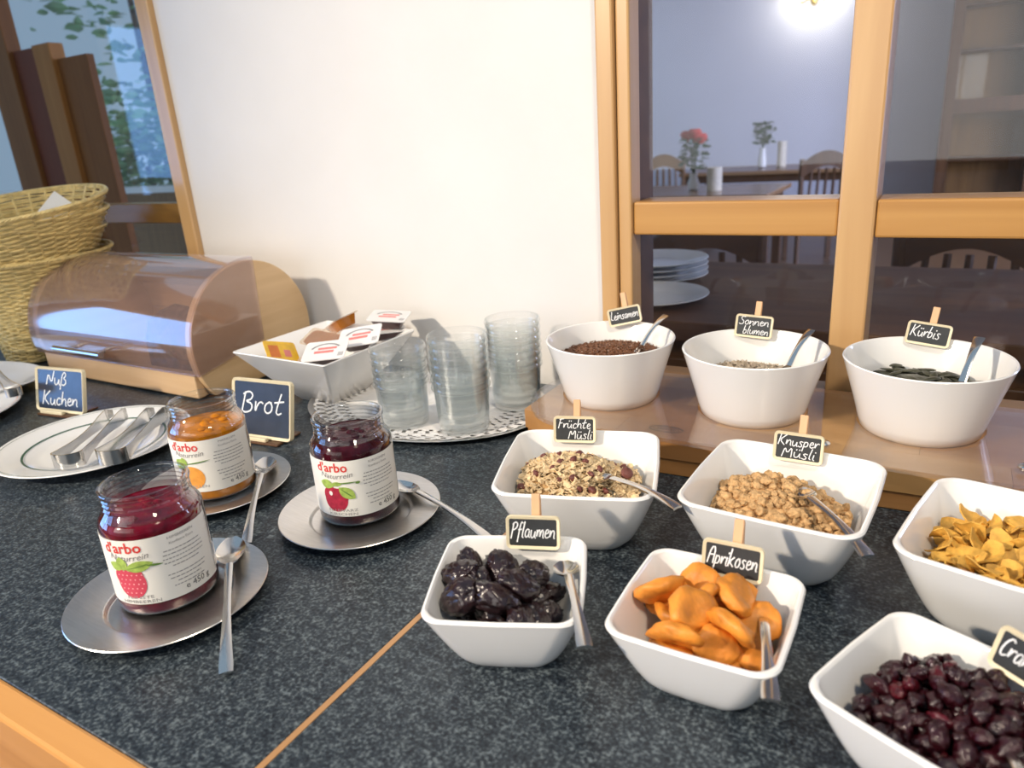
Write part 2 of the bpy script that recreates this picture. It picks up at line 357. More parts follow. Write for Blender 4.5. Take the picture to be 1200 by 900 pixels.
# left-hand interior window
w1 = struct('window_1', 'wooden interior window at the left behind the baskets')
boxo('casing', M['frame_wood'], w1, -1.298, -1.262, V - 0.012, V + 0.06, 0.0, 1.35, 0.003)
boxo('gasket', M['dark_gap'], w1, -1.309, -1.298, V + 0.0, V + 0.06, 0.0, 1.35, 0)
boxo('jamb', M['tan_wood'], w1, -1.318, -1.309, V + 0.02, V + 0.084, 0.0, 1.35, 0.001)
boxo('transom', M['rail_wood'], w1, -2.58, -1.318, V + 0.045, V + 0.083, 0.2380, 0.2790, 0.002)
boxo('sill', M['rail_wood'], w1, -2.58, -1.309, V + 0.0, V + 0.06, 0.0, 0.03, 0.002)
boxo('casing', M['frame_wood'], w1, -2.62, -2.58, V - 0.012, V + 0.06, 0.0, 1.35, 0.003)
for (z0, z1) in ((0.03, 0.238), (0.279, 1.35)):
    MB().box(-2.58, -1.312, V + 0.030, V + 0.034, z0, z1).build('pane', M['glass_pane'], w1, False)

# dining room shell beyond
rw = tag(MB().box(-4.2, 4.5, 9.5, 9.6, -0.9, 1.9).build('wall_far', M['room_wall'], None, False), 'pale lilac far wall of the dining room', None, None, 'structure')
tag(MB().box(-3.65, 4.5, V + TH, 9.6, 1.9, 1.95).build('ceiling', M['wall'], None, False), 'white dining room ceiling', None, None, 'structure')
tag(MB().box(4.5, 4.6, V, 9.6, -0.9, 1.9).build('wall_right', M['room_wall'], None, False), 'pale side wall of the dining room', None, None, 'structure')

# ------------------------------------------------------------------ counter
ctr = thing('buffet_counter', 'buffet counter with speckled dark worktop and orange wooden front edge', 'counter', (0, 0, 0))
bev(MB().box(-3.3, -0.3425, 0.181, V - 0.001, -0.03, 0.0).build('worktop_slab', M['granite'], ctr, False), 0.0008, 1)
bev(MB().box(-0.3375, 1.5, 0.181, V - 0.001, -0.03, 0.0).build('worktop_slab', M['granite'], ctr, False), 0.0008, 1)
MB().box(-0.3425, -0.3375, 0.181, V - 0.001, -0.03, -0.0002).build('joint_strip', M['strip_wood'], ctr, False)
boxo('edge_strip', M['edge_wood'], ctr, -3.3, 1.5, 0.158, 0.181, -0.034, 0.0005, 0.003)
boxo('front_panel', M['edge_wood'], ctr, -3.3, 1.5, 0.162, 0.180, -0.88, -0.034, 0.001)

# ------------------------------------------------------------------ handwriting: single-stroke letters
GL = {
 'N': (.62, [[(0, 0), (.08, .85), (.40, .06), (.52, .98)]]),
 'u': (.50, [[(0, .5), (.02, .12), (.14, 0), (.28, .10), (.35, .5), (.35, .10), (.44, 0)]]),
 'ü': (.50, [[(0, .5), (.02, .12), (.14, 0), (.28, .10), (.35, .5), (.35, .10), (.44, 0)], [(.08, .70), (.10, .78)], [(.26, .70), (.28, .78)]]),
 'ß': (.52, [[(0, -.3), (.06, .70), (.18, .95), (.34, .86), (.32, .64), (.18, .52), (.38, .38), (.40, .14), (.25, 0), (.12, .06)]]),
 'K': (.62, [[(.06, 1), (0, 0)], [(.50, .98), (.05, .45), (.50, 0)]]),
 'k': (.48, [[(.03, 1), (0, 0)], [(.34, .55), (.04, .26), (.38, 0)]]),
 'c': (.42, [[(.32, .46), (.16, .54), (.02, .34), (.06, .08), (.20, 0), (.34, .10)]]),
 'h': (.48, [[(.04, 1), (0, 0), (.10, .42), (.24, .52), (.34, .38), (.34, .06), (.42, 0)]]),
 'e': (.42, [[(.02, .26), (.28, .32), (.26, .50), (.12, .54), (.02, .34), (.06, .08), (.20, 0), (.36, .10)]]),
 'n': (.48, [[(0, .5), (0, 0), (.10, .42), (.24, .52), (.34, .38), (.34, .06), (.42, 0)]]),
 'm': (.66, [[(0, .5), (0, 0), (.08, .42), (.18, .52), (.26, .38), (.26, 0), (.34, .42), (.44, .52), (.52, .38), (.52, .06), (.60, 0)]]),
 'B': (.58, [[(.02, 0), (.08, .95)], [(.0, .84), (.22, 1), (.42, .86), (.36, .62), (.12, .52), (.42, .44), (.44, .14), (.22, 0), (.0, .06)]]),
 'r': (.38, [[(0, .5), (.02, 0), (.10, .40), (.22, .52), (.32, .44)]]),
 'o': (.46, [[(.20, .54), (.04, .40), (.04, .12), (.18, 0), (.34, .12), (.34, .40), (.20, .54), (.30, .50)]]),
 't': (.42, [[(.20, .95), (.06, .16), (.16, 0), (.30, .10)], [(-.04, .54), (.34, .62)]]),
 'L': (.46, [[(.08, 1), (0, .04), (.36, .02)]]),
 'i': (.22, [[(.04, .5), (.02, .08), (.12, 0)], [(.08, .72), (.10, .78)]]),
 's': (.40, [[(.30, .48), (.14, .54), (.04, .42), (.26, .22), (.26, .04), (.12, 0), (.0, .08)]]),
 'a': (.48, [[(.32, .46), (.16, .54), (.02, .34), (.06, .06), (.18, 0), (.32, .16), (.34, .5), (.34, .08), (.42, 0)]]),
 'S': (.50, [[(.42, .90), (.22, 1), (.05, .82), (.16, .58), (.38, .42), (.38, .12), (.18, 0), (0, .10)]]),
 'b': (.46, [[(.06, 1), (0, .06), (.14, 0), (.32, .12), (.30, .42), (.16, .52), (.02, .34)]]),
 'l': (.24, [[(.10, 1), (.02, .10), (.14, 0)]]),
 'F': (.48, [[(.10, .96), (.02, 0)], [(0, .92), (.40, 1)], [(.06, .52), (.32, .56)]]),
 'M': (.72, [[(0, 0), (.08, .95), (.28, .30), (.50, 1), (.58, 0)]]),
 'P': (.50, [[(.06, .92), (0, -.05)], [(-.02, .82), (.20, 1), (.40, .86), (.34, .60), (.06, .46)]]),
 'f': (.36, [[(.32, .92), (.20, 1), (.12, .80), (.06, -.25)], [(0, .50), (.28, .54)]]),
 'A': (.56, [[(0, 0), (.08, .92), (.40, .95), (.44, 0)], [(.06, .48), (.42, .50)]]),
 'p': (.46, [[(.04, .52), (0, -.38)], [(.02, .40), (.18, .54), (.34, .38), (.28, .08), (.04, .06)]]),
 'C': (.50, [[(.44, .86), (.28, 1), (.06, .76), (.02, .24), (.18, 0), (.42, .14)]]),
 'y': (.46, [[(.02, .52), (.06, .20), (.20, .14), (.34, .50), (.28, -.10), (.12, -.36), (.0, -.28)]]),
 ' ': (.30, []),
}
def write(mb, text, size, w, mx, slant=0.18, width=None, sp=1.0):
    """adds stroke ribbons of a word, baseline-left at local origin, in the XY plane of mx"""
    adv = sum(GL[c][0] for c in text) * sp; sx = size
    if width: sx = width / adv
    x = 0.0
    for c in text:
        a, strokes = GL[c]
        jy = rnd.uniform(-.03, .03)
        for st in strokes:
            pts = [Vector(((x + px + slant * py * size / sx) * sx, (py + jy) * size)) for px, py in st]
            if len(pts) > 2:      # soften the corners once
                q = [pts[0]]
                for p0, p1 in zip(pts, pts[1:]): q += [p0.lerp(p1, .25), p0.lerp(p1, .75)]
                pts = q + [pts[-1]]
            for p0, p1 in zip(pts, pts[1:]):
                d = p1 - p0
                if d.length < 1e-7: continue
                d.normalize(); n = Vector((-d.y, d.x)) * w; e = d * w * .4
                mb.add([mx @ Vector((*q, 0)) for q in (p0 - e - n, p1 + e - n, p1 + e + n, p0 - e + n)], [(0, 1, 2, 3)])
        x += a * sp

def rrect(hw, hh, r, n=5):
    pts = []
    for cx, cy, a0 in ((hw - r, hh - r, 0), (-hw + r, hh - r, 90), (-hw + r, -hh + r, 180), (hw - r, -hh + r, 270)):
        for k in range(n + 1):
            a = math.radians(a0 + 90 * k / n); pts.append((cx + r * math.cos(a), cy + r * math.sin(a)))
    return pts
UP = Matrix(((1, 0, 0, 0), (0, 0, -1, 0), (0, 1, 0, 0), (0, 0, 0, 1)))    # local XY plane -> upright XZ plane facing -Y

def board_parts(parent, w, h, fr, lines, tl, slate, mx, frame_mat, thick=0.003):
    """framed chalkboard standing in XZ of mx (origin bottom centre), face to -Y"""
    B = mx @ T(0, 0, h / 2) @ UP
    out, inn = rrect(w / 2, h / 2, fr * 1.5), rrect(w / 2 - fr, h / 2 - fr, fr * .6)
    b = MB()
    b.loft([[(x, y, 0) for x, y in inn], [(x, y, thick * .55) for x, y in inn], [(x, y, thick) for x, y in [(a * .985, c * .985) for a, c in out]],
            [(x, y, thick * .7) for x, y in out], [(x, y, -thick * .6) for x, y in out]], False, True, B)
    b.build('frame', frame_mat, parent)
    MB().prism(inn, -thick * .3, thick * .45, B).build('slate', slate, parent, False)
    k = MB()
    for (txt, x, y, size, width) in lines:
        write(k, txt, size, tl, B @ T(x, y, thick * .45 + .0003), width=width)
    k.build('writing', M['chalk'], parent, False)

# ------------------------------------------------------------------ bowls
def sqloop(a, r, z, n=9):
    """rounded square with gently bowed sides"""
    pts = []
    for cx, cy, a0 in ((a - r, a - r, 0), (-a + r, a - r, 90), (-a + r, -a + r, 180), (a - r, -a + r, 270)):
        for k in range(n + 1):
            t = math.radians(a0 + 90 * k / n); pts.append([cx + r * math.cos(t), cy + r * math.sin(t), z])
        # mid-side points keep the long side smooth
        nx = {0: (0, a), 90: (-a, 0), 180: (0, -a), 270: (a, 0)}[a0]
        for q in (-.5, 0, .5):
            tx, ty = (-1, 0) if a0 == 0 else (0, -1) if a0 == 90 else (1, 0) if a0 == 180 else (0, 1)
            bow = 1 + .018 * (1 - (2 * q) ** 2 * .5)
            pts.append([nx[0] * bow + tx * q * (a - r) * 1.2, nx[1] * bow + ty * q * (a - r) * 1.2, z])
    return pts
def sq_prof(A, B_, H, t):
    z = t * H; return B_ + (A - B_) * (0.32 * t + 0.68 * (t ** .62)), z
def square_bowl_mesh(A, B_, H):
    lo = []; th = 0.0042
    lo.append(sqloop(B_ * .86, B_ * .42, 0.0)); lo.append(sqloop(B_ * .96, B_ * .46, 0.0012))
    for i in range(0, 11):
        a, z = sq_prof(A, B_, H, i / 10); lo.append(sqloop(a, a * (.50 - .22 * i / 10), z * .97 + .003))
    ztop = H * .97 + .003
    lo.append(sqloop(A - .0008, A * .28, ztop + .0016)); lo.append(sqloop(A - .0024, A * .275, ztop + .0020)); lo.append(sqloop(A - .0038, A * .27, ztop + .0010))
    for i in range(10, -1, -1):
        a, z = sq_prof(A, B_, H, i / 10)
        lo.append(sqloop(a - th, (a - th) * (.50 - .22 * i / 10), max(z * .97 + .003, .0075) + (.004 if i == 0 else 0) * 0))
    lo.append(sqloop((B_ - th) * .6, B_ * .3, .0062))
    mb = MB().loft(lo, True, True)
    return mb.mesh('square_bowl', M['porcelain'])
BIG = (0.0735, 0.046, 0.068); SMALL = (0.0570, 0.035, 0.0535)
ME_BIG = square_bowl_mesh(*BIG); ME_SMALL = square_bowl_mesh(*SMALL)
def sq_inside(dim, x, y, m=0.0):
    """lowest z at which a point (x,y) of the bowl frame is inside the hollow, None if outside the rim"""
    A, B_, H = dim; e = (abs(x) ** 4 + abs(y) ** 4) ** .25 + m
    for i in range(0, 21):
        a, z = sq_prof(A, B_, H, i / 20)
        if e < a - .0055: return max(z * .97 + .003, .0075)
    return None

SQ = {}
def sq_bowl(key, dim, x, y, deg, label):
    o = link('square_bowl', ME_BIG if dim is BIG else ME_SMALL); o.location = (x, y, 0.0004); o.rotation_euler = (0, 0, math.radians(deg))
    tag(o, label, 'bowl', 'white square bowls on the counter')
    SQ[key] = (dim, T(x, y, 0.0004) @ rz(math.radians(deg)))
sq_bowl('fruit', BIG, -0.2785, 0.566, 18, 'white square porcelain bowl holding fruit muesli')
sq_bowl('crunch', BIG, -0.0985, 0.594, -3, 'white square porcelain bowl holding crunchy granola clusters')
sq_bowl('prune', SMALL, -0.2555, 0.3915, 22.5, 'white square porcelain bowl holding prunes')
sq_bowl('apricot', SMALL, -0.114, 0.420, 0.5, 'white square porcelain bowl holding dried apricots')
sq_bowl('corn', BIG, 0.0735, 0.572, -12, 'white square porcelain bowl holding cornflakes')
sq_bowl('cran', SMALL, 0.029, 0.396, -23, 'white square porcelain bowl holding dried cranberries')

# ------------------------------------------------------------------ wooden riser with acrylic top and round bowls
RB = [(-0.3475, 0.805), (-0.1745, 0.812), (-0.004, 0.826)]
ZS = 0.0445
st = thing('serving_riser', 'low wooden serving riser with clear acrylic top under three round bowls', 'riser')
def riser_front(u): return 0.695 + 0.022 * ((u + 0.30) / 0.5) if u > -0.30 else 0.695 + 0.03 * (-(u + .30) / .14) ** 2
def plank(z0, z1, inset):
    us = [-0.428 + i * (0.252 + 0.428) / 24 for i in range(25)]
    front = [(u, riser_front(u) + inset) for u in us]
    return front + [(0.252, 0.914), (-0.428, 0.914)]
joints = [(-0.30, -0.085, 0.075), (-0.36, -0.20, 0.0, 0.16), (-0.25, -0.04, 0.11), (-0.38, -0.13, 0.04)]
vb = [None, 0.752, 0.806, 0.860, 0.914]
tones = ['stand_wood', 'stand_light', 'stand_deep']
q_ = 0
for r_ in range(4):
    cuts = [-0.430] + list(joints[r_]) + [0.252]
    for a_, b_ in zip(cuts, cuts[1:]):
        n_ = max(2, int((b_ - a_) / .02)); us = [a_ + .0002 + (b_ - a_ - .0004) * k / n_ for k in range(n_ + 1)]
        lo_ = [(u, (riser_front(u) + .004) if r_ == 0 else vb[r_] + .0003) for u in us]
        pc = MB().prism(lo_ + [(us[-1], vb[r_ + 1]), (us[0], vb[r_ + 1])], 0.0206, ZS)
        pc.build('riser_block', M[tones[(q_ * 2 + r_) % 3]], st, False); q_ += 1
bev(MB().prism(plank(0, 0, 0.006), 0.0004, 0.020).build('lower_plank', M['stand_dark'], st, False), .001, 1)
# acrylic sheet with three round holes
bm = bmesh.new()
out = []
for k in range(13):                      # rounded left end
    a = math.radians(100 + 160 * k / 12); out.append((-0.350 + 0.090 * math.cos(a), 0.792 + 0.108 * math.sin(a)))
for i in range(1, 26):
    u = -0.352 + i * (0.27 + 0.352) / 25; out.append((u, 0.684 + 0.026 * i / 25 + 0.005 * math.sin(i * .62)))
out += [(0.27, 0.905)]
loops = [out]
for (cx, cy) in RB: loops.append([(cx + 0.0612 * math.cos(2 * PI * k / 40), cy + 0.0612 * math.sin(2 * PI * k / 40)) for k in range(40)])
es = []
for lp in loops:
    vs_ = [bm.verts.new((x, y, ZS + .0006)) for x, y in lp]
    es += [bm.edges.new((vs_[i], vs_[(i + 1) % len(vs_)])) for i in range(len(vs_))]
bmesh.ops.triangle_fill(bm, use_beauty=True, use_dissolve=False, edges=es)
g = bmesh.ops.extrude_face_region(bm, geom=bm.faces[:])
bmesh.ops.translate(bm, vec=(0, 0, .0046), verts=[v for v in g['geom'] if isinstance(v, bmesh.types.BMVert)])
bmesh.ops.recalc_face_normals(bm, faces=bm.faces[:])
me = bpy.data.meshes.new('acrylic_top'); bm.to_mesh(me); bm.free(); me.materials.append(M['acrylic']); link('acrylic_top', me, st)
ZA = ZS + .0054
for (x, y) in ((-0.085, 0.735), (0.085, 0.745)):
    MB().lathe([(.0062, 0), (.0062, .001), (.0045, .0028), (.002, .0034)], 20, (x, y, ZA)).build('screw', M['steel'], st)
# burnt oval stamp
sm = MB()
C0 = (-0.248, 0.7255, ZS + .0003)
for (ra, rb_, w) in ((.019, .0085, .0011), (.0145, .0058, .0005)):
    n = 48
    for k in range(n):
        if ra > .016 and k % 12 in (11,): continue
        a0, a1 = 2 * PI * k / n, 2 * PI * (k + 1) / n
        q = [(C0[0] + (ra + s * w) * math.cos(a), C0[1] + (rb_ + s * w) * math.sin(a), C0[2]) for a, s in ((a0, 1), (a1, 1), (a1, -1), (a0, -1))]
        sm.add(q, [(0, 1, 2, 3)])
for k in range(7):
    x = C0[0] - .010 + k * .003; sm.add([(x, C0[1] - .002, C0[2]), (x + .0018, C0[1] - .002, C0[2]), (x + .0022, C0[1] + .002, C0[2]), (x + .0004, C0[1] + .002, C0[2])], [(0, 1, 2, 3)])
sm.build('burnt_stamp', M['stamp'], st, False)

RBH = 0.0765
prof = [(.040, 0), (.0545, 0), (.0575, .002), (.0605, .012), (.0655, .030), (.0715, .050), (.0790, RBH - .002), (.0797, RBH), (.0788, RBH + .0012), (.0770, RBH + .0005), (.0755, RBH - .003),
        (.0680, .050), (.0620, .030), (.0570, .012), (.050, .008), (.02, .0075)]
ME_ROUND = MB().lathe(prof, 72).mesh('round_bowl', M['porcelain'])
for (x, y), nm in zip(RB, ('holding brown flax seeds', 'holding sunflower kernels', 'holding dark pumpkin seeds')):
    o = link('round_bowl', ME_ROUND); o.location = (x, y, ZS + .0004)
    tag(o, 'white round porcelain bowl on the riser ' + nm, 'bowl', 'white round bowls on the riser')
ZB = ZS + .0004

# ------------------------------------------------------------------ peg signs on the bowls
def peg_sign(label, lines, x, y, z, deg, lean=12, roll=0, w=.044, h=.0275):
    t = thing('peg_sign', label, 'sign', (0, 0, 0), 0, 'little chalkboard signs pegged to the bowls')
    t.matrix_local = T(x, y, z) @ rz(math.radians(deg)) @ Matrix.Rotation(math.radians(roll), 4, 'Y') @ Matrix.Rotation(math.radians(-lean), 4, 'X')
    L = []
    n = len(lines); ih = h - .0056
    for i, (txt, wd, off) in enumerate(lines):
        sz = ih * (.62 if n == 1 else .46)
        yy = (-.32 * sz if n == 1 else (ih * .06 if i == 0 else -ih * .44))
        L.append((txt, -wd / 2 + off, yy, sz, wd))
    board_parts(t, w, h, .0026, L, .00052 if n == 1 else .00046, M['slate'], T(0, -.0032, -h / 2), M['sign_frame'], .0022)
    for k, yy in enumerate((.0005, .0085)):
        mx = T(.002, yy, .004) @ Matrix.Rotation(math.radians(-5 if k == 0 else 9), 4, 'X')
        bev(MB().box(-.0036, .0036, -.0014, .0014, -.012, .0265 if k == 0 else .0245, mx).build('peg_leg', M['peg'], t, False), .0006, 1)
    MB().tube([(-.0036 + .002, .0028 + .002 * math.sin(a), .004 + .0022 * math.cos(a)) for a in [i * .7 for i in range(9)]] + [(.0056, .004, .004)], .0004, 5).build('spring', M['steel'], t)
    return t
def on_bowl(key, fx, fy, dz):
    dim, mx = SQ[key]; p = mx @ Vector((fx * dim[0], fy * dim[0], dim[2] + dz)); return p
p = on_bowl('fruit', -.18, .93, .006); peg_sign('chalkboard peg sign reading Früchte Müsli', [('Früchte', .034, 0), ('Müsli', .025, .006)], p.x, p.y, p.z, 18)
p = on_bowl('crunch', -.04, .93, .006); peg_sign('chalkboard peg sign reading Knusper Müsli', [('Knusper', .036, 0), ('Müsli', .030, .001)], p.x, p.y, p.z, 0)
p = on_bowl('prune', .24, .92, .010); peg_sign('chalkboard peg sign reading Pflaumen', [('Pflaumen', .036, 0)], p.x, p.y, p.z, 20)
p = on_bowl('apricot', .08, .92, .008); peg_sign('chalkboard peg sign reading Aprikosen', [('Aprikosen', .036, 0)], p.x, p.y, p.z, 2)
p = on_bowl('cran', .42, .92, .008); peg_sign('chalkboard peg sign reading Cranberry', [('Cranberry', .037, 0)], p.x, p.y, p.z, -30, roll=6)
ZR = ZB + RBH
peg_sign('chalkboard peg sign reading Leinsamen', [('Leinsamen', .037, 0)], -0.3560, 0.8765, ZR + .010, 14, roll=-12, h=.0235)
peg_sign('chalkboard peg sign reading Sonnenblumen', [('Sonnen', .035, 0), ('blumen', .030, .003)], -0.1905, 0.8820, ZR + .006, 2, roll=3)
peg_sign('chalkboard peg sign reading Kürbis', [('Kürbis', .029, -.003)], -0.0060, 0.8995, ZR + .006, -2, roll=6, h=.0255)

# ------------------------------------------------------------------ spoons
def spoon_loops(stations, th):
    """stations: (x, halfwidth, z, dish) -> closed cross-sections"""
    lo = []; n = 8
    for (x, w, z, d) in stations:
        top = [(x, w * (2 * j / n - 1), z + d * ((2 * j / n - 1) ** 2 - 1) + d * 0) for j in range(n + 1)]
        bot = [(p[0], p[1] * .92, p[2] - th) for p in reversed(top)]
        lo.append(top + bot)
    return lo
def spoon(label, bowl_tip, handle_end, roll=0, L=None, group='teaspoons', name='teaspoon', sag=.004, bw=.0150, scale_w=1.0):
    a, b = Vector(bowl_tip), Vector(handle_end); d = b - a; L = d.length; d.normalize()
    side = Vector((0, 0, 1)).cross(d).normalized(); up = d.cross(side)
    mx = Matrix.Translation(a) @ Matrix((d, side, up)).transposed().to_4x4() @ Matrix.Rotation(math.radians(roll), 4, 'X')
    t = thing(name, label, 'spoon', (0, 0, 0), 0, group); t.matrix_local = mx
    bl = .29 * L
    sb = []
    for i in range(13):
        q = i / 12; w = bw * math.sin(PI * min(1, .04 + q * .93)) ** .62 * (1 - .18 * q); w = max(w, .0022)
        sb.append((bl * q, w, .0 + .0055 * q * q, .0055 * math.sin(PI * (.06 + .9 * q)) * (w / bw)))
    MB().loft(spoon_loops(sb, .0011)).build('spoon_bowl', M['steel'], t)
    hs = []
    for i in range(17):
        q = i / 16; w = (.0026 + .0008 * math.cos(q * 3) + .0042 * max(0, q - .35) ** 1.4 * 1.7) * scale_w
        if i == 16: w *= .9
        z = .0055 + .010 * math.sin(PI * (q * .62)) * 1.0 - .0155 * q + .0
        hs.append((bl * .985 + (L - bl * .985) * q, w, z, -.0007))
    MB().loft(spoon_loops(hs, .0018)).build('handle', M['steel'], t)
    return t

# ------------------------------------------------------------------ jam jars, steel saucers
def text_polys(txt, size, shear=0.0, bold=0.0, sx=1.0):
    c = bpy.data.curves.new('t', 'FONT'); c.body = txt; c.size = size; c.shear = shear; c.resolution_u = 2; c.offset = bold
    c.align_x = 'CENTER'
    o = bpy.data.objects.new('t', c); COL.objects.link(o)
    me = bpy.data.meshes.new_from_object(o)
    vs_ = [(v.co.x * sx, v.co.y) for v in me.vertices]; fs = [tuple(p.vertices) for p in me.polygons]
    bpy.data.objects.remove(o); bpy.data.curves.remove(c); bpy.data.meshes.remove(me)
    return vs_, fs
JR = .0418
def jar(label, x, y, level, jam, kind, s0, bottom_lines):
    t = thing('jam_jar', label, 'jar', (x, y, .0052), 0, 'open jam jars on steel saucers')
    prof = [(.030, .0010), (.0375, 0), (.0400, .0008), (.0412, .0022), (JR, .0042), (JR, .0060), (JR, .0740), (JR, .0775), (.0412, .0815), (.0390, .0855), (.0360, .0892), (.0347, .0910), (.0357, .0930), (.0345, .0950), (.0354, .0975), (.0344, .0995), (.0354, .1015),
            (.0346, .1030), (.0362, .1046), (.0366, .1064), (.0358, .1080), (.0342, .1086), (.0328, .1078), (.0322, .1060), (.0326, .0950), (.0328, .0895), (.0365, .0845), (.0384, .0790)]
    MB().lathe(prof, 64, cap1=False).build('glass', M['jar_glass'], t)
    jp = [(.030, .0018), (.0368, .0010), (.0396, .0016), (.0408, .0028), (.0413, .0046), (.0413, .0066), (.0413, .0735), (.0413, .0765), (.0404, .0805), (.0372, .0848)]
    jp = [p for p in jp if p[1] < level - .001]
    rt = .0410 if level < .0775 else .0410 - (level - .0775) * .55
    jp += [(rt, level), (rt * .97, level - .0006), (rt * .8, level + .0004), (rt * .5, level - .001), (rt * .2, level)]
    j = MB().lathe(jp, 48).build('jam', jam, t)
    lm = MB()
    for k in range(9):
        a = rnd.uniform(0, 2 * PI); r = rnd.uniform(0, rt * .75); s = rnd.uniform(.003, .006)
        for (zz, f) in (): pass
        b = len(lm.v)
        lm.lathe([(s * .5, -s * .3), (s, 0), (s * .75, s * .35), (s * .25, s * .5)], 9, (r * math.cos(a), r * math.sin(a), level))
    lm.build('fruit_lumps', jam, j)
    # paper label
    ph = math.atan2(-y, -x)
    def cyl(s, z, dr): a = ph + s / JR; return ((JR + dr) * math.cos(a), (JR + dr) * math.sin(a), z)
    sl, sr, zb, zt = s0 - .040, s0 + .0775, .0130, .0735
    n = 40
    lo = [[cyl(sl + (sr - sl) * i / n, zb, .0002), cyl(sl + (sr - sl) * i / n, zb, .0005), cyl(sl + (sr - sl) * i / n, zt, .0005), cyl(sl + (sr - sl) * i / n, zt, .0002)] for i in range(n + 1)]
    lb = MB().loft(lo).build('label', M['paper'], t)
    def pr(name, m, polys, dr=.0008):
        mb = MB()
        for vs_, fs in polys: mb.add([cyl(s, z, dr) for s, z in vs_], fs)
        return mb.build(name, m, lb, False)
    def put(tp, s, z, arc=0.0):
        vs_, fs = tp; return ([(s + a, z + b + arc * (a * a)) for a, b in vs_], fs)
    pr('brand_print', M['red_print'], [put(text_polys("d'arbo", .0138, bold=.00022, sx=.95), s0 - .002, .0622)])
    pr('script_print', M['grey_print'], [put(text_polys('Naturrein', .0080, shear=.25, sx=1.05), s0 + .002, .0548, 7.0)])
    def grow(pl):
        vs_, fs = pl; return ([(s0 + (a - s0) * 1.28, .0352 + (b - .0365) * 1.18) for a, b in vs_], fs)
    def disc(cx, cz, ra, rb_, n=28, f=None):
        vs_ = [(cx, cz)] + [(cx + ra * q * math.cos(2 * PI * k / n), cz + rb_ * q * math.sin(2 * PI * k / n)) for q in (.25, .5, .75, 1) for k in range(n)]
        fs = [(0, 1 + k, 1 + (k + 1) % n) for k in range(n)]
        for r in range(3):
            for k in range(n): fs.append((1 + r * n + k, 1 + (r + 1) * n + k, 1 + (r + 1) * n + (k + 1) % n, 1 + r * n + (k + 1) % n))
        return grow((vs_, fs))
    def leaf(cx, cz, l, w, ang):
        pts = []
        for k in range(9): q = k / 8; pts.append((l * q, w * math.sin(PI * q) ** .8))
        for k in range(7, 0, -1): q = k / 8; pts.append((l * q, -w * math.sin(PI * q) ** .8))
        ca, sa = math.cos(ang), math.sin(ang)
        return grow(([(cx + a * ca - b * sa, cz + a * sa + b * ca) for a, b in pts], [(0, 1, 15)] + [(k, k + 1, 15 - k, 16 - k) for k in range(1, 7)] + [(7, 8, 9)]))
    fz = .0365
    if kind == 'raspberry':
        pr('fruit_print', M['berry_print'], [disc(s0 + .0, fz - .001, .0098, .0125), disc(s0 - .001, fz + .004, .0100, .0090)])
        dots = []
        for r in range(6):
            for c in range(6):
                dx, dz = (c - 2.5) * .0032 + (r % 2) * .0016, (r - 2.5) * .0036
                if (dx / .0090) ** 2 + (dz / .0118) ** 2 < 1: dots.append(disc(s0 + dx, fz + dz, .00055, .00055, 8))
        pr('dot_print', M['pink_print'], dots, .0010)
        pr('leaf_print', M['green_print'], [leaf(s0 - .002, fz + .010, .019, .0042, .22), leaf(s0 - .003, fz + .009, .011, .004, 1.7), leaf(s0 - .004, fz + .010, .010, .0035, 2.7)], .0011)
        pr('leaf_vein_print', M['green2_print'], [leaf(s0 + .012, fz + .0125, .010, .0008, -.1), leaf(s0, fz + .0105, .015, .0004, .22)], .0013)
    elif kind == 'cherry':
        pr('fruit_print', M['cherry_print'], [disc(s0 - .001, fz - .003, .0098, .0112), disc(s0 - .0045, fz + .001, .0066, .0085), disc(s0 + .003, fz, .0064, .0080)])
        pr('shine_print', M['paper'], [disc(s0 - .0045, fz + .003, .0016, .0022, 10)], .0010)
        pr('leaf_print', M['green_print'], [leaf(s0 + .003, fz + .009, .016, .0048, -.75), leaf(s0 - .001, fz + .010, .012, .0042, 2.9), leaf(s0 - .003, fz + .0115, .009, .002, .1)], .0011)
        pr('leaf_vein_print', M['green2_print'], [leaf(s0 + .004, fz + .008, .013, .0005, -.75), leaf(s0, fz + .0125, .019, .0006, .05), leaf(s0 + .016, fz + .0122, .004, .0012, .2)], .0013)
    else:
        pr('fruit_print', M['orange_print'], [disc(s0 + .001, fz - .004, .0115, .0115), disc(s0 - .006, fz - .010, .0085, .009)])
        pr('leaf_print', M['green_print'], [leaf(s0 - .003, fz + .006, .012, .0052, 2.5), leaf(s0 - .002, fz + .007, .010, .003, 1.9)], .0011)
        pr('leaf_vein_print', M['green2_print'], [leaf(s0 - .004, fz + .0095, .024, .0006, .16)], .0013)
    pr('name_print', M['grey_print'], [put(text_polys(l, .0042, sx=1.55), s0 + .004, .0186 - .0042 * i) for i, l in enumerate(bottom_lines)])
    # fine print: rows of illegible word-length dashes
    sx0 = s0 + .046; rows = []
    for i in range(10):
        if i == 5: continue
        z = .0575 - i * .0037; hw = tuple(1.15 * q for q in (.014, .015, .0155, .015, .010, 0, .0145, .0135, .009, .012))[i]
        s = -hw
        while s < hw:
            w = rnd.uniform(.0014, .0042); e = min(hw, s + w)
            rows.append(([(sx0 + s, z), (sx0 + e, z), (sx0 + e, z + .0009), (sx0 + s, z + .0009)], [(0, 1, 2, 3)])); s = e + .0008
    pr('fine_print', M['grey_print'], rows)
    pr('heading_print', M['grey_print'], [put(text_polys(bottom_lines[-1], .0034, sx=1.3), sx0, .0680), put(text_polys('Konfitüre Extra', .0034), sx0, .0632)])
    pr('weight_print', M['black_print'], [put(text_polys('e 450 g', .0078), sx0 + .006, .0180)])
    e = MB()
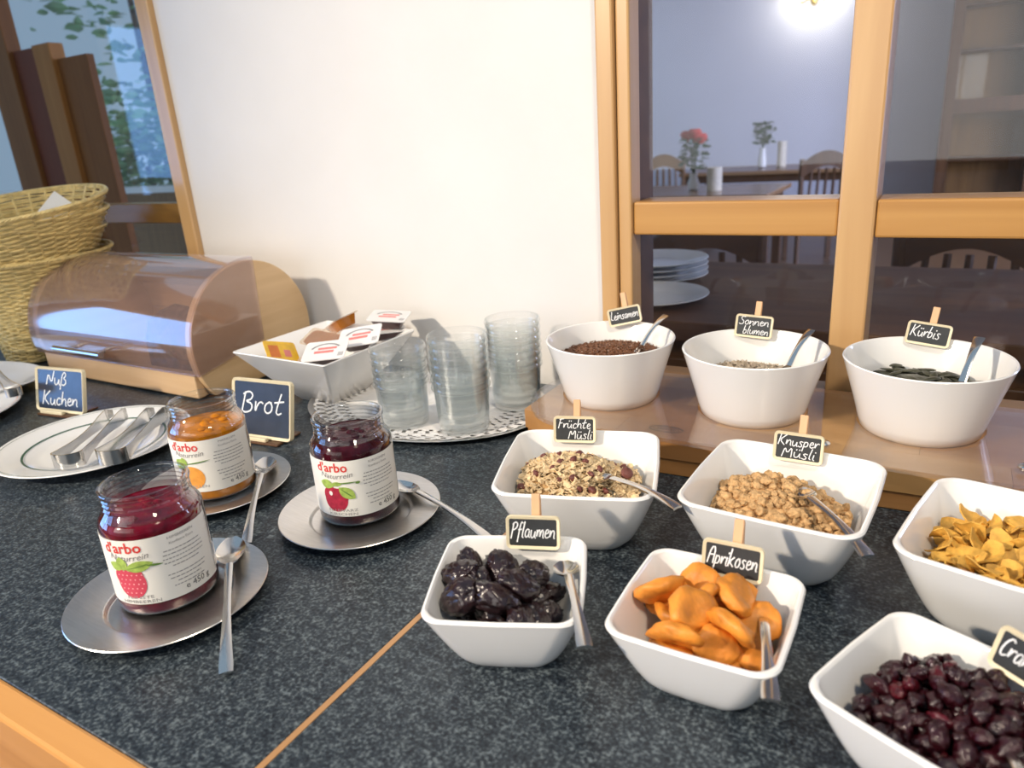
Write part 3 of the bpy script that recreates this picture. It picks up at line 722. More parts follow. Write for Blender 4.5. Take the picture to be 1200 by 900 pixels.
    e.loft([[cyl(sr - .0022, .016, .0007), cyl(sr - .0016, .016, .0007)], [cyl(sr - .0022, .070, .0007), cyl(sr - .0016, .070, .0007)]], False, False)
    e.build('border_print', M['grey_print'], lb, False)
    return t
JARS = [(-0.5660, 0.3130), (-0.699, 0.473), (-0.5050, 0.4985)]
jar('open jar of raspberry jam with raspberry picture on its label', *JARS[0], .0835, M['jam_red'], 'raspberry', -.0290, ['FEINSTE', 'HIMBEEREN'])
jar('open jar of apricot jam with orange fruit on its label', *JARS[1], .0770, M['jam_orange'], 'apricot', -.0290, ['MARILLEN'])
jar('open jar of cherry jam with cherry picture on its label', *JARS[2], .0865, M['jam_cherry'], 'cherry', -.0225, ['SCHWARZ', 'KIRSCHEN'])

PLR = .0830
pp = [(.030, .0004), (.052, .0004), (.0565, .0012), (.078, .0090), (PLR, .0108), (PLR + .0006, .0116), (PLR, .0122), (.0775, .0108), (.0545, .0062), (.0530, .0056), (.0515, .0032), (.0500, .0026), (.030, .0026), (.01, .0026)]
ME_SAUCER = MB().lathe(pp, 80).mesh('steel_saucer', M['brushed'])
for (x, y, nm) in ((-0.5560, 0.3060, 'under the raspberry jam jar'), (-0.6990, 0.4690, 'under the apricot jam jar'), (-0.4980, 0.4910, 'under the cherry jam jar')):
    o = link('steel_saucer', ME_SAUCER); o.location = (x, y, 0.0002)
    tag(o, 'round brushed steel saucer ' + nm, 'saucer', 'steel saucers under jam jars')
spoon('polished teaspoon on the saucer beside the raspberry jam', (-0.572, 0.3870, .0150), (-0.4270, 0.2600, .0060))
spoon('polished teaspoon on the saucer beside the apricot jam', (-0.690, 0.5380, .0150), (-0.5630, 0.3950, .0060))
spoon('polished teaspoon on the saucer behind the cherry jam', (-0.4990, 0.5490, .0140), (-0.3460, 0.4990, .0080), bw=.012)
spoon('polished teaspoon resting in the prune bowl', (-0.234, 0.440, .047), (-0.172, 0.346, .0560), bw=.0115, group='teaspoons in the bowls')
spoon('polished teaspoon resting in the apricot bowl', (-0.088, 0.468, .034), (-0.058, 0.352, .0545), bw=.0115, group='teaspoons in the bowls')
spoon('polished spoon resting in the fruit muesli bowl', (-0.268, 0.565, .058), (-0.166, 0.515, .0720), bw=.013, group='teaspoons in the bowls')
spoon('polished spoon resting in the crunchy granola bowl', (-0.094, 0.606, .062), (-0.024, 0.512, .0650), bw=.014, group='teaspoons in the bowls')
spoon('polished teaspoon sunk into the cranberry bowl', (0.052, 0.410, .030), (0.066, 0.318, .062), bw=.0115, group='teaspoons in the bowls')
spoon('polished spoon standing in the flax seed bowl', (-0.3140, 0.806, ZB + .050), (-0.2900, 0.846, ZR + .0230), bw=.012, group='spoons standing in the round bowls')
spoon('polished spoon standing in the sunflower kernel bowl', (-0.1400, 0.800, ZB + .042), (-0.1200, 0.842, ZR + .0180), bw=.012, group='spoons standing in the round bowls')
spoon('polished spoon standing in the pumpkin seed bowl', (0.0260, 0.800, ZB + .040), (0.0400, 0.850, ZR + .0200), bw=.012, group='spoons standing in the round bowls')

# ------------------------------------------------------------------ plates with tongs
PR = .122
plp = [(.03, .0006), (.065, .0006), (.072, .002), (.085, .006), (PR - .002, .0150), (PR, .0165), (PR - .001, .0176), (.088, .0105), (.074, .0052), (.066, .0040), (.02, .0038)]
ME_PLATE = MB().lathe(plp, 80).mesh('dinner_plate', M['porcelain'])
def ring_mesh(r0, r1, z0, z1, m):
    n = 80
    return MB().loft([[(r * math.cos(2 * PI * k / n), r * math.sin(2 * PI * k / n), z) for k in range(n)] for r, z in ((r0, z0), (r1, z1))], False, False).mesh('rim_line', m, True)
def plate(label, x, y, line, z=.0003):
    t = thing('dinner_plate', label, 'plate', (x, y, z), 0, 'white plates with coloured line')
    link('plate_body', ME_PLATE, t); link('rim_line', ring_mesh(.0855, .0882, .0102, .0109, line), t)
    link('edge_line', ring_mesh(.1165, .1172, .01698, .01714, line), t)
    return t
plate('white plate with green line under the two tongs', -0.968, 0.486, M['green_line'])
plate('white plate with orange line cut off at the left edge', -1.338, 0.440, M['orange_line'])
def tongs(label, spring, tip, gap=.036, w=.019, z=.0185, dz=0.0):
    a, b = Vector((*spring, z)), Vector((*tip, z)); d = b - a; L = d.length; d.normalize(); s = Vector((0, 0, 1)).cross(d)
    mx = Matrix.Translation(a) @ Matrix((d, s, Vector((0, 0, 1)))).transposed().to_4x4() @ Matrix.Rotation(-math.asin(dz), 4, 'Y')
    t = thing('serving_tongs', label, 'tongs', (0, 0, 0), 0, 'steel serving tongs on the green-lined plate'); t.matrix_local = mx
    def strip(pts, ws):
        mb = MB(); lo = []
        for i, (x, y) in enumerate(pts):
            p0, p1 = Vector(pts[max(i - 1, 0)]), Vector(pts[min(i + 1, len(pts) - 1)]); tt = (p1 - p0).normalized(); n = Vector((-tt.y, tt.x)) * .0006
            hw = ws[i]
            lo.append([(x + n.x, y + n.y, w / 2 - hw), (x + n.x, y + n.y, w / 2 + hw), (x - n.x, y - n.y, w / 2 + hw), (x - n.x, y - n.y, w / 2 - hw)])
        return mb.loft(lo)
    arc = [(gap * .30 * (1 - math.sin(q)), gap * .5 * -math.cos(q)) for q in [PI * k / 12 for k in range(13)]]
    strip(arc, [w / 2] * 13).build('spring_bend', M['steel'], t)
    for sgn in (-1, 1):
        pts, ws = [], []
        for k in range(15):
            q = k / 14; pts.append((gap * .30 + (L - gap * .30) * q, sgn * (gap * .5 - gap * .10 * math.sin(PI * q) - .006 * q)))
            ws.append(w / 2 * (1 - .45 * math.sin(PI * min(1, q * 1.15)) if q < .87 else 1.0 + .2 * (q - .87)))
        arm = strip(pts, ws).build('arm', M['steel'], t)
        e = pts[-1]
        MB().loft([[(e[0] + .016 * q, e[1] - sgn * .004 * q + sgn * .004 * math.sin(PI * q), w / 2 + hh * (w / 2) * (1 - .5 * q * q)) for hh in (-1, -.5, 0, .5, 1)] for q in (0, .3, .6, .85, 1)][0:1] +
                  [[(e[0] + .016 * q, e[1] - sgn * .004 * q + sgn * .004 * math.sin(PI * q), w / 2 + hh * (w / 2) * (1 - .5 * q * q)) for hh in (-1, -.5, 0, .5, 1)] for q in (.3, .6, .85, 1)], False, False).build('grip', M['steel'], arm)
tongs('steel serving tongs lying leftmost on the green-lined plate', (-0.897, 0.408), (-0.992, 0.532))
tongs('steel serving tongs lying rightmost on the green-lined plate', (-0.853, 0.437), (-0.938, 0.560))
# cake platter with its tongs at the very left
pt = thing('cake_platter', 'long white platter behind the small blue sign', 'platter', (-1.50, 0.545, .0004), 0.25)
def oval(a, b, z, n=64): return [(a * math.cos(2 * PI * k / n), b * math.sin(2 * PI * k / n), z) for k in range(n)]
MB().loft([oval(.10, .05, 0), oval(.13, .065, .001), oval(.175, .092, .019), oval(.182, .097, .0225), oval(.181, .096, .0245), oval(.172, .088, .0205), oval(.130, .062, .006), oval(.06, .03, .005)]).build('platter_body', M['porcelain'], pt)
tongs('dark steel tongs reaching over the plate at the left edge', (-1.222, 0.515), (-1.39, 0.565), gap=.022, w=.014, z=.0345)

# ------------------------------------------------------------------ chalkboard signs on the counter
def counter_sign(label, lines, x, y, deg, w, h, slate, roll=0):
    t = thing('chalkboard_sign', label, 'sign', (x, y, 0.0004), math.radians(deg), 'chalkboard signs standing on the counter')
    mx = Matrix.Rotation(math.radians(-14), 4, 'X')
    board_parts(t, w, h, .0042, lines, .00105, slate, T(0, 0, .0030) @ mx, M['sign_frame'], .004)
    f = MB().box(-w * .36, w * .36, -.014, .034, 0, .0035).build('foot', M['dark_wood'], t, False); bev(f, .001, 1)
    bev(MB().box(-w * .30, w * .16, -.0125, -.0065, .0035, .0085).build('ledge', M['sign_frame'], t, False), .0008, 1)
    bev(MB().box(-.005, .005, .018, .022, .0035, .05, T(0, 0, 0)).build('back_strut', M['dark_wood'], t, False), .0006, 1)
    return t
counter_sign('dark chalkboard sign reading Brot beside the apricot jam', [('Brot', -.036, -.006, .030, .074)], -0.7660, 0.5960, 6, .1030, .0800, M['slate_blue'])
counter_sign('blue-looking chalkboard sign reading Nuß Kuchen before the bread box', [('Nuß', -.030, .008, .022, .047), ('Kuchen', -.040, -.024, .022, .080)], -1.168, 0.5480, 8, .1080, .0700, M['slate_blue'])

# ------------------------------------------------------------------ bread box
X0, X1 = -1.442, -0.985; YC, ZC, RR = 0.793, 0.078, 0.1265
bb = thing('bread_box', 'bamboo roll-top bread box with smoky transparent lid', 'bread box', (0, 0, 0.0004))
def endpoly(r=RR, n=48, zb=0.0):
    pts = []
    for k in range(n + 1):
        a = math.radians(-38 + 256 * k / n); pts.append((YC + r * math.cos(a), max(zb, ZC + r * math.sin(a))))
    return pts
XM = Matrix(((0, 0, 1, 0), (1, 0, 0, 0), (0, 1, 0, 0), (0, 0, 0, 1)))     # local XY -> world YZ, local Z -> world X
for (a, b) in ((X0, X0 + .016), (X1 - .016, X1)):
    bev(MB().prism(endpoly(RR - .003), a, b, XM).build('side_panel', M['bamboo_y'], bb, False), .002, 2)
boxo('base_board', M['bamboo_x'], bb, X0 + .016, X1 - .016, 0.684, 0.900, 0.003, 0.016, .001)
boxo('front_rail', M['bamboo_x'], bb, X0 + .012, X1 - .012, 0.671, 0.686, 0.003, 0.043, .002)
for k in range(4):
    a0, a1 = math.radians(-30 + k * 30), math.radians(-30 + (k + 1) * 30 - 1)
    q = [(YC + r * math.cos(a), ZC + r * math.sin(a)) for r, a in ((RR - .006, a0), (RR - .006, (a0 + a1) / 2), (RR - .006, a1), (RR - .018, a1), (RR - .018, (a0 + a1) / 2), (RR - .018, a0))]
    MB().prism(q, X0 + .016, X1 - .016, XM).build('back_slat', M['bamboo_x'], bb, False)
# lid: curved acrylic sheet with end cheeks
def arc_pts(r, a0, a1, n): return [(YC + r * math.cos(math.radians(a0 + (a1 - a0) * k / n)), ZC + r * math.sin(math.radians(a0 + (a1 - a0) * k / n))) for k in range(n + 1)]
A0, A1 = 82, 196
o_, i_ = arc_pts(RR + .0035, A0, A1, 40), arc_pts(RR + .0010, A0, A1, 40)
lid = MB().prism(o_ + i_[::-1], X0 - .004, X1 + .004, XM).build('lid', M['lid_acrylic'], bb)
for (xa, xb) in ((X0 - .0045, X0 - .002), (X1 + .0022, X1 + .0047)):
    MB().prism(arc_pts(RR + .0008, A0, A1, 40) + [(YC + .012, ZC - .01)], xa, xb, XM).build('lid_cheek', M['lid_acrylic'], lid, False)
ha = math.radians(186); hy, hz = YC + (RR + .0035) * math.cos(ha), ZC + (RR + .0035) * math.sin(ha)
h = MB()
xh = -1.330
h.tube([(xh, hy - .022, hz + .002), (xh + .140, hy - .022, hz + .002)], .0055, 14)
hd = h.build('handle', M['steel'], lid)
for q in (.028, .112):
    MB().tube([(xh + q, hy, hz), (xh + q, hy - .022, hz + .002)], .0038, 12).build('handle_post', M['steel'], hd)
ck = MB()
ck.loft([[(-1.10 + .105 * s, 0.770 + w * cx, .0175 + hh * cz) for cx, cz in ((-1, 0), (-1, .6), (-.7, .95), (0, 1.1), (.7, .95), (1, .6), (1, 0))] for s, w, hh in ((-1, .036, .085), (-.5, .040, .100), (0, .041, .096), (.5, .040, .102), (1, .036, .088))])
tag(ck.build('nut_cake', M['cake']), 'dark nut cake loaf inside the bread box', 'cake')

# ------------------------------------------------------------------ wicker baskets
def basket_meshes():
    rows, stakes, rt, rb_, H = 40, 32, .163, .082, .188
    wv = MB()
    for r in range(rows):
        q = (r + .5) / rows; rad = rb_ + (rt - rb_) * q ** 1.7; z = .004 + (H - .006) * q
        pts = []
        n = stakes * 4
        for k in range(n):
            a = 2 * PI * k / n; wob = .0021 * math.sin(a * stakes / 2 + (PI if r % 2 else 0))
            jz = .0008 * math.sin(a * 7 + r * 2.3) + .0006 * math.sin(a * 13 + r)
            pts.append(((rad + wob) * math.cos(a), (rad + wob) * math.sin(a), z + jz))
        wv.tube(pts, .0024, 5, closed=True)
    sk = MB()
    for k in range(stakes):
        a = 2 * PI * k / stakes
        sk.tube([((rb_ + (rt - rb_) * q ** 1.7) * math.cos(a), (rb_ + (rt - rb_) * q ** 1.7) * math.sin(a), .004 + (H - .004) * q) for q in (0, .25, .5, .75, 1)], .0022, 5)
    rm = MB()
    for ph in (0, 2.1, 4.2):
        rm.tube([((rt + .001 + .0016 * math.cos(a * 44 + ph)) * math.cos(a), (rt + .001 + .0016 * math.cos(a * 44 + ph)) * math.sin(a), H + .0018 * math.sin(a * 44 + ph)) for a in [2 * PI * k / 264 for k in range(264)]], .0026, 5, closed=True)
    bs = MB().lathe([(.02, .0), (rb_, 0.0), (rb_ + .002, .003), (rb_, .006), (.02, .005)], 40)
    return [('weave', wv.mesh('weave', M['wicker'])), ('stakes', sk.mesh('stakes', M['wicker'])), ('rim', rm.mesh('rim', M['wicker'])), ('basket_base', bs.mesh('basket_base', M['wicker']))]
BP = basket_meshes()
BX, BY = -1.585, 0.752
names = ['bottom', 'second from bottom', 'middle', 'second from top', 'top']
for i in range(5):
    t = thing('bread_basket', 'yellow wicker bread basket, ' + names[i] + ' of the stack', 'basket', (0, 0, 0), 0, 'stacked wicker bread baskets')
    tilt = (0, 1, 3, 5, 8)[i]
    t.matrix_local = T(BX + .003 * math.sin(i * 2.1) + .0140 * i, BY + .003 * math.cos(i * 1.7), .0008 + .0290 * i) @ rz(i * .35) @ rz(-i * .35) @ Matrix.Rotation(math.radians(tilt), 4, 'X') @ Matrix.Rotation(math.radians((-1.5, 1, -1, .5, 2, 1, -1)[i]), 4, 'Y') @ rz(i * .37) @ Matrix.Scale((.92, .95, .98, 1, 1)[i], 4)
    for nm, me_ in BP: link(nm, me_, t)
# folded paper card in the top basket
o = MB().prism([(-.050, 0), (0, -.050), (.050, 0), (0, .050)], 0, .0008, UP).build('paper_card', M['white_paper'], None, False)
o.matrix_local = T(-1.474, 0.788, .274) @ rz(.95) @ Matrix.Rotation(math.radians(-10), 4, 'X')
tag(o, 'white paper card with its corner showing above the top basket rim', 'card')

# ------------------------------------------------------------------ jam portion packs in a pointed white bowl
def pointed_bowl():
    D, d, H = .138, .052, .087
    def q(a, z, r=.004):
        return [(x, y, z) for x, y in rrect(a / math.sqrt(2), a / math.sqrt(2), r, 3)]
    lo = [q(d * .9, 0), q(d, .001), q(d + (D - d) * .5, H * .5), q(D, H), q(D - .001, H + .0015), q(D - .005, H + .001), q(d + (D - d) * .5 - .006, H * .5 + .002), q(d - .004, .008), q(d * .4, .007)]
    return MB().loft(lo).mesh('pointed_bowl', M['porcelain'])
PB = T(-0.803, 0.772, 0.0004) @ rz(math.radians(0)) @ rz(math.radians(-2))
o = link('pointed_bowl', pointed_bowl(), None, PB); tag(o, 'white pointed square bowl filled with jam portion packs', 'bowl')
def pack_parts(cup, lid, kind):
    oc = rrect(.0255, .0175, .007, 2); ob = rrect(.0195, .0125, .005, 2); of = rrect(.0285, .0205, .004, 2)
    c = MB().loft([[(x, y, 0) for x, y in ob], [(x, y, .013) for x, y in oc]], True, True)
    f = MB().prism(of, .013, .0142)
    P = [('cup', c.mesh('cup', cup)), ('foil_lid', f.mesh('foil_lid', lid, False))]
    pr = MB(); gr = MB()
    if kind == 'jam':
        pr.box(-.014, .012, -.006, -.001, .0142, .01435); pr.box(-.010, .015, .0015, .006, .0142, .01435)
        for k in range(6): gr.box(.019 + k * .0012, .0195 + k * .0012, -.015, -.007, .0142, .01435)
        n = 20
        for k in range(n):
            a0, a1 = PI * .15 + PI * .75 * k / n, PI * .15 + PI * .75 * (k + 1) / n
            gr.add([(.021 * math.cos(a) * s, .0145 * math.sin(a) * s, .0144) for a, s in ((a0, 1), (a1, 1), (a1, .86), (a0, .86))], [(0, 1, 2, 3)])
        P += [('red_print', pr.mesh('red_print', M['foil_red'], False)), ('grey_print', gr.mesh('grey_print', M['foil_grey'], False))]
    else:
        pr.box(-.022, -.004, -.012, .012, .0142, .01435)
        gr.box(.004, .016, -.010, .004, .0142, .01435)
        P += [('brown_print', pr.mesh('brown_print', M['yellow_print'], False)), ('pink_print', gr.mesh('pink_print', M['foil_red'], False))]
    return P
PJ, PH = pack_parts(M['cup_dark'], M['foil'], 'jam'), pack_parts(M['cup_honey'], M['yellow_foil'], 'honey')
PA = pack_parts(M['cup_honey'], M['wrap'], 'honey')[:2]
def pack(parts, label, x, y, z, a, tx, ty, s=1.0):
    t = thing('portion_pack', label, 'portion pack', (0, 0, 0), 0, 'breakfast portion packs in the pointed bowl')
    t.matrix_local = T(-0.803 + (x + 0.812) * .88, 0.772 + (y - 0.765) * .88, z) @ rz(math.radians(a)) @ Matrix.Rotation(math.radians(tx), 4, 'X') @ Matrix.Rotation(math.radians(ty), 4, 'Y') @ Matrix.Scale(s, 4)
    for nm, me_ in parts: link(nm, me_, t)
pack(PJ, 'white and red jam portion pack lying nearest the bowl corner', -0.757, 0.712, .078, 28, 20, -4, 1.12)
pack(PJ, 'white and red jam portion pack in the middle of the pointed bowl', -0.745, 0.785, .083, 28, 22, -8, 1.15)
pack(PJ, 'white and red jam portion pack lying highest at the back', -0.752, 0.868, .094, 20, 8, 4, 1.1)
pack(PH, 'yellow and orange honey portion pack leaning on the bowl rim', -0.868, 0.704, .074, 60, 42, 24, .92)
pack(PA, 'clear amber honey portion pack in the pointed bowl', -0.822, 0.772, .076, 10, 16, 10, 1.1)
pack(PA, 'clear amber honey portion pack tipped up near the bread box', -0.835, 0.838, .088, -20, 12, -24, 1.15)
pack(PJ, 'dark jam portion pack half hidden under the highest one', -0.756, 0.862, .074, 50, 3, 2, 1.05)
pack(PA, 'amber syrup portion pack deep in the pointed bowl', -0.800, 0.725, .050, 30, 6, 4, 1.1)

# ------------------------------------------------------------------ tray, doily and stacked tumblers
tr = thing('serving_tray', 'oval steel tray with paper doily under stacked tumblers', 'tray', (-0.630, 0.781, 0.0003))
MB().loft([oval(.160, .108, 0), oval(.170, .117, .0008), oval(.190, .137, .0075), oval(.192, .139, .0085), oval(.190, .137, .0092), oval(.170, .117, .0028), oval(.08, .05, .0026)]).build('tray_body', M['brushed'], tr)
# doily: polar grid of paper cells with pierced openings
dm = MB(); NA, rad = 150, [.0, .30, .60, .70, .735, .77, .80, .83, .86, .89, .92, .95, .975, 1.0]
def dp(k, r):
    a = 2 * PI * (k % NA) / NA; e = 1 + (.018 * abs(math.sin(a * 25)) if r > .97 else 0); q = r * e
    return (.181 * q * math.cos(a), .128 * q * math.sin(a), .0034 + .0045 * max(0, (r - .86) / .14) ** 1.2)
for ri in range(len(rad) - 1):
    for k in range(NA):
        if 2 < ri < len(rad) - 2:
            pat = (k + (ri // 2) * 1) % 3 == 0 if ri % 2 == 1 else (k % 6 in (1, 4) and ri in (4, 8, 10))
            if pat: continue
        dm.add([dp(k, rad[ri]), dp(k + 1, rad[ri]), dp(k + 1, rad[ri + 1]), dp(k, rad[ri + 1])], [(0, 1, 2, 3)])
o = dm.build('paper_doily', M['white_paper'], None, False); o.location = (-0.630, 0.781, 0.0003)
so = o.modifiers.new('thick', 'SOLIDIFY'); so.thickness = .0003
tag(o, 'white pierced paper doily on the oval tray', 'doily')
def tumbler_mesh():
    h = .068
    p = [(.012, .0), (.0310, .0), (.0335, .0016), (.0345, .005), (.0362, .030), (.0376, h - .0095), (.0380, h - .0085), (.0402, h - .0068), (.0408, h - .0048), (.0400, h - .0028), (.0396, h - .0012), (.0388, h),
         (.0378, h - .0010), (.0374, h - .006), (.0356, .030), (.0330, .008), (.012, .007)]
    return MB().lathe(p, 48).mesh('tumbler', M['tumbler'])
ME_T = tumbler_mesh()
for (x, y, n, step, s, nm) in ((-0.613, 0.713, 5, .0118, .94, 'in the shortest front stack'), (-0.524, 0.726, 7, .0108, .96, 'in the tall stack nearest the camera'), (-0.502, 0.828, 7, .0103, .96, 'in the stack beside the flax seed bowl')):
    for k in range(n):
        o = link('tumbler', ME_T); o.matrix_local = T(x, y, .0046 + k * step) @ rz(k * .7) @ Matrix.Scale(s, 4)
        ordn = ['bottom', 'second from bottom', 'third from bottom', 'fourth from bottom', 'fifth from bottom', 'sixth from bottom', 'seventh from bottom', 'eighth from bottom', 'ninth from bottom'][k] if k < n - 1 else 'topmost'
        tag(o, 'clear glass tumbler, ' + ordn + ', ' + nm, 'tumbler', 'stacked tumblers ' + nm)

# ------------------------------------------------------------------ bowl contents
def lump_mesh(name, m, r, flat, wr, seed, freq=3.0, sub=2, pinch=0.0, ridge=False, el=1.12):
    bm = bmesh.new(); bmesh.ops.create_icosphere(bm, subdivisions=sub, radius=1.0)
    for v in bm.verts:
        n = noise.noise(v.co * freq + Vector((seed * 7.1, seed * 3.3, 0))) + .5 * noise.noise(v.co * freq * 2.2 + Vector((0, seed * 5.7, 9)))
        if ridge:
            n = -abs(noise.noise(v.co * freq * 1.1 + Vector((seed * 2.1, 4, seed)))) * 1.5 - .7 * abs(noise.noise(v.co * freq * 2.6 + Vector((3, seed * 1.7, 1)))) + .5 + .6 * noise.noise(v.co * 1.1 + Vector((seed, 0, 7)))
        k = 1 + wr * n
        c = v.co * k
        c.z *= 1 - pinch * max(0, 1 - (c.x ** 2 + c.y ** 2) * 1.4)
        v.co = Vector((c.x * r * el, c.y * r * 1.03 / el, c.z * r * flat))
    me = bpy.data.meshes.new(name); bm.to_mesh(me); bm.free()
    me.polygons.foreach_set('use_smooth', [True] * len(me.polygons)); me.materials.append(m); return me

def deposit(n, rads, inside, zmax, tries=40, pack_=.86, flat=1.0, seed=1):
    """drops balls one after another into the hollow; returns (x, y, z, r)"""
    rg = random.Random(seed); out = []
    for i in range(n):
        r = rg.uniform(*rads); best = None
        for _ in range(tries):
            x, y = rg.uniform(-.075, .075), rg.uniform(-.075, .075)
            f = inside(x, y, r)
            if f is None: continue
            z = f + r * flat
            for (px, py, pz, pr_) in out:
                d2 = (px - x) ** 2 + (py - y) ** 2; s = (pr_ + r) * pack_
                if d2 < s * s: z = max(z, pz + math.sqrt(s * s - d2) * flat)
            if z > zmax(x, y): continue
            if best is None or z < best[2]: best = (x, y, z, r)
        if best: out.append(best)
    return out
def scatter(name, meshes, pts, mx, r0, label, cat, group, seed=3, tiltmax=0.6, full=False):
    rg = random.Random(seed)
    for (x, y, z, r) in pts:
        o = link(name, rg.choice(meshes))
        if full: rot = Matrix.Rotation(rg.uniform(0, 6.28), 4, Vector((rg.gauss(0, 1), rg.gauss(0, 1), rg.gauss(0, 1))).normalized())
        else: rot = rz(rg.uniform(0, 6.28)) @ Matrix.Rotation(rg.uniform(-tiltmax, tiltmax), 4, 'X') @ Matrix.Rotation(rg.uniform(-tiltmax, tiltmax), 4, 'Y')
        o.matrix_local = mx @ T(x, y, z) @ rot @ Matrix.Scale(r / r0, 4)
        tag(o, label, cat, group)
def row_labels(name, base):
    obs = [o for o in bpy.data.objects if o.name.split('.')[0] == name]
    inv = cam.matrix_world.inverted()
    def scr(o): q = inv @ o.matrix_local.translation; return q.x / -q.z, q.y / -q.z
    obs.sort(key=lambda o: -scr(o)[1]); n = len(obs); k3 = (n + 2) // 3
    ords = ['first', 'second', 'third', 'fourth', 'fifth', 'sixth', 'seventh', 'eighth', 'ninth', 'tenth', 'eleventh', 'twelfth', 'thirteenth', 'fourteenth', 'fifteenth', 'sixteenth']
    for r, nm in enumerate(('back', 'middle', 'front')):
        for i, o in enumerate(sorted(obs[r * k3:(r + 1) * k3], key=lambda o: scr(o)[0])): o['label'] = base % (ords[i], nm)
def dome(z0, h, R_, cx=0, cy=0): return lambda x, y: z0 + h * max(0, 1 - ((x - cx) ** 2 + (y - cy) ** 2) / R_ ** 2)

# prunes
dim, mx = SQ['prune']
PM = [lump_mesh('prune', M['prune'], .0155, .66, .26, s, 2.2, 4, 0.0, True, 1.22) for s in range(6)]
pts = deposit(48, (.0125, .0160), lambda x, y, r: sq_inside(dim, x, y, r * .68), (lambda x, y: .046 + .012 * max(0, 1 - ((x + .016) ** 2 + (y + .004) ** 2) / .045 ** 2) - (.016 if x > .018 else 0) - (.010 if y > .022 and x > -.005 else 0)), 90, .74, .72, 5)
scatter('prune', PM, pts, mx, .0155, 'glossy black wrinkled prune in the small white bowl', 'prune', 'prunes in the bowl', 5, .8)
row_labels('prune', 'glossy black wrinkled prune, %s from the left in the %s row')
# apricots
dim, mx = SQ['apricot']
def apricot_mesh(seed):
    bm = bmesh.new(); bmesh.ops.create_icosphere(bm, subdivisions=3, radius=1.0)
    for v in bm.verts:
        n = noise.noise(v.co * 1.6 + Vector((seed * 4.0, 1, 2))) - .5 * abs(noise.noise(v.co * 3.2 + Vector((seed, 5, 2)))); rr = math.hypot(v.co.x, v.co.y)
        k = 1 + .22 * n
        z = v.co.z * (.40 + .10 * n) * (1 - .55 * max(0, 1 - rr * 1.3)) + .16 * (v.co.x ** 2) * (1 if seed % 2 else -.6)
        v.co = Vector((v.co.x * .0165 * k, v.co.y * .0142 * k, z * .0165))
    me = bpy.data.meshes.new('dried_apricot'); bm.to_mesh(me); bm.free(); me.polygons.foreach_set('use_smooth', [True] * len(me.polygons)); me.materials.append(M['apricot']); return me
AM = [apricot_mesh(s) for s in range(6)]
pts = deposit(40, (.0170, .0205), lambda x, y, r: sq_inside(dim, x, y, r * .60), dome(.043, .017, .05, -.010, .004), 80, .64, .55, 9)
scatter('dried_apricot', AM, pts, mx, .0165, 'orange dried apricot in the small white bowl', 'apricot', 'dried apricots in the bowl', 11, .95)
row_labels('dried_apricot', 'orange dried apricot, %s from the left in the %s row')
# cranberries
dim, mx = SQ['cran']
CM = [lump_mesh('dried_cranberry', M['cranberry'] if s < 6 else M['cranberry2'], .0070, .70, .40, s + 20, 1.7, 3, 0.0, True, 1.2) for s in range(7)]
pts = deposit(330, (.0046, .0068), lambda x, y, r: sq_inside(dim, x, y, r * .8), dome(.038, .018, .055, .004, .006), 26, .84, .85, 21)
scatter('dried_cranberry', CM, pts, mx, .0068, 'dark red dried cranberry in the foremost white bowl', 'cranberry', 'dried cranberries in the bowl', 4, 1.2)
# cornflakes
dim, mx = SQ['corn']
def flake_mesh(seed):
    rg = random.Random(seed); mb = MB(); n = 14; top = []; a_, b_ = rg.uniform(.9, 1.25), rg.uniform(.7, .95); cu, cv = rg.uniform(.2, .6), rg.uniform(-.35, .35)
    rings = (0.0, .5, .8, 1.0)
    vs_ = [(0, 0, 0)]
    for r in rings[1:]:
        for k in range(n):
            a = 2 * PI * k / n; e = r * (1 + .22 * noise.noise(Vector((math.cos(a) * 1.5, math.sin(a) * 1.5, seed * 3.0))))
            x, y = a_ * e * math.cos(a), b_ * e * math.sin(a)
            vs_.append((x, y, cu * x * x + cv * y * y + .16 * noise.noise(Vector((x * 2, y * 2, seed * 2.0)))))
    fs = [(0, 1 + k, 1 + (k + 1) % n) for k in range(n)]
    for r in range(2):
        for k in range(n): q = (k + 1) % n; fs.append((1 + r * n + k, 1 + (r + 1) * n + k, 1 + (r + 1) * n + q, 1 + r * n + q))
    N_ = len(vs_); th = .10
    vs2 = vs_ + [(x, y, z - th) for x, y, z in vs_]
    fs2 = fs + [tuple(N_ + i for i in reversed(f)) for f in fs]
    for k in range(n): q = (k + 1) % n; fs2.append((1 + 2 * n + k, N_ + 1 + 2 * n + k, N_ + 1 + 2 * n + q, 1 + 2 * n + q))
    mb.add([(x * .0105, y * .0105, z * .0105) for x, y, z in vs2], fs2)
    return mb.mesh('cornflake', M['cornflake'])
FM = [flake_mesh(s) for s in range(8)]
pts = deposit(260, (.0075, .0120), lambda x, y, r: sq_inside(dim, x, y, r * .7), dome(.052, .012, .07, .004, .0), 26, .72, .42, 31)
scatter('cornflake', FM, pts, mx, .0105, 'golden curled cornflake in the white bowl at the right', 'cornflake', 'cornflakes in the bowl', 8, .9)

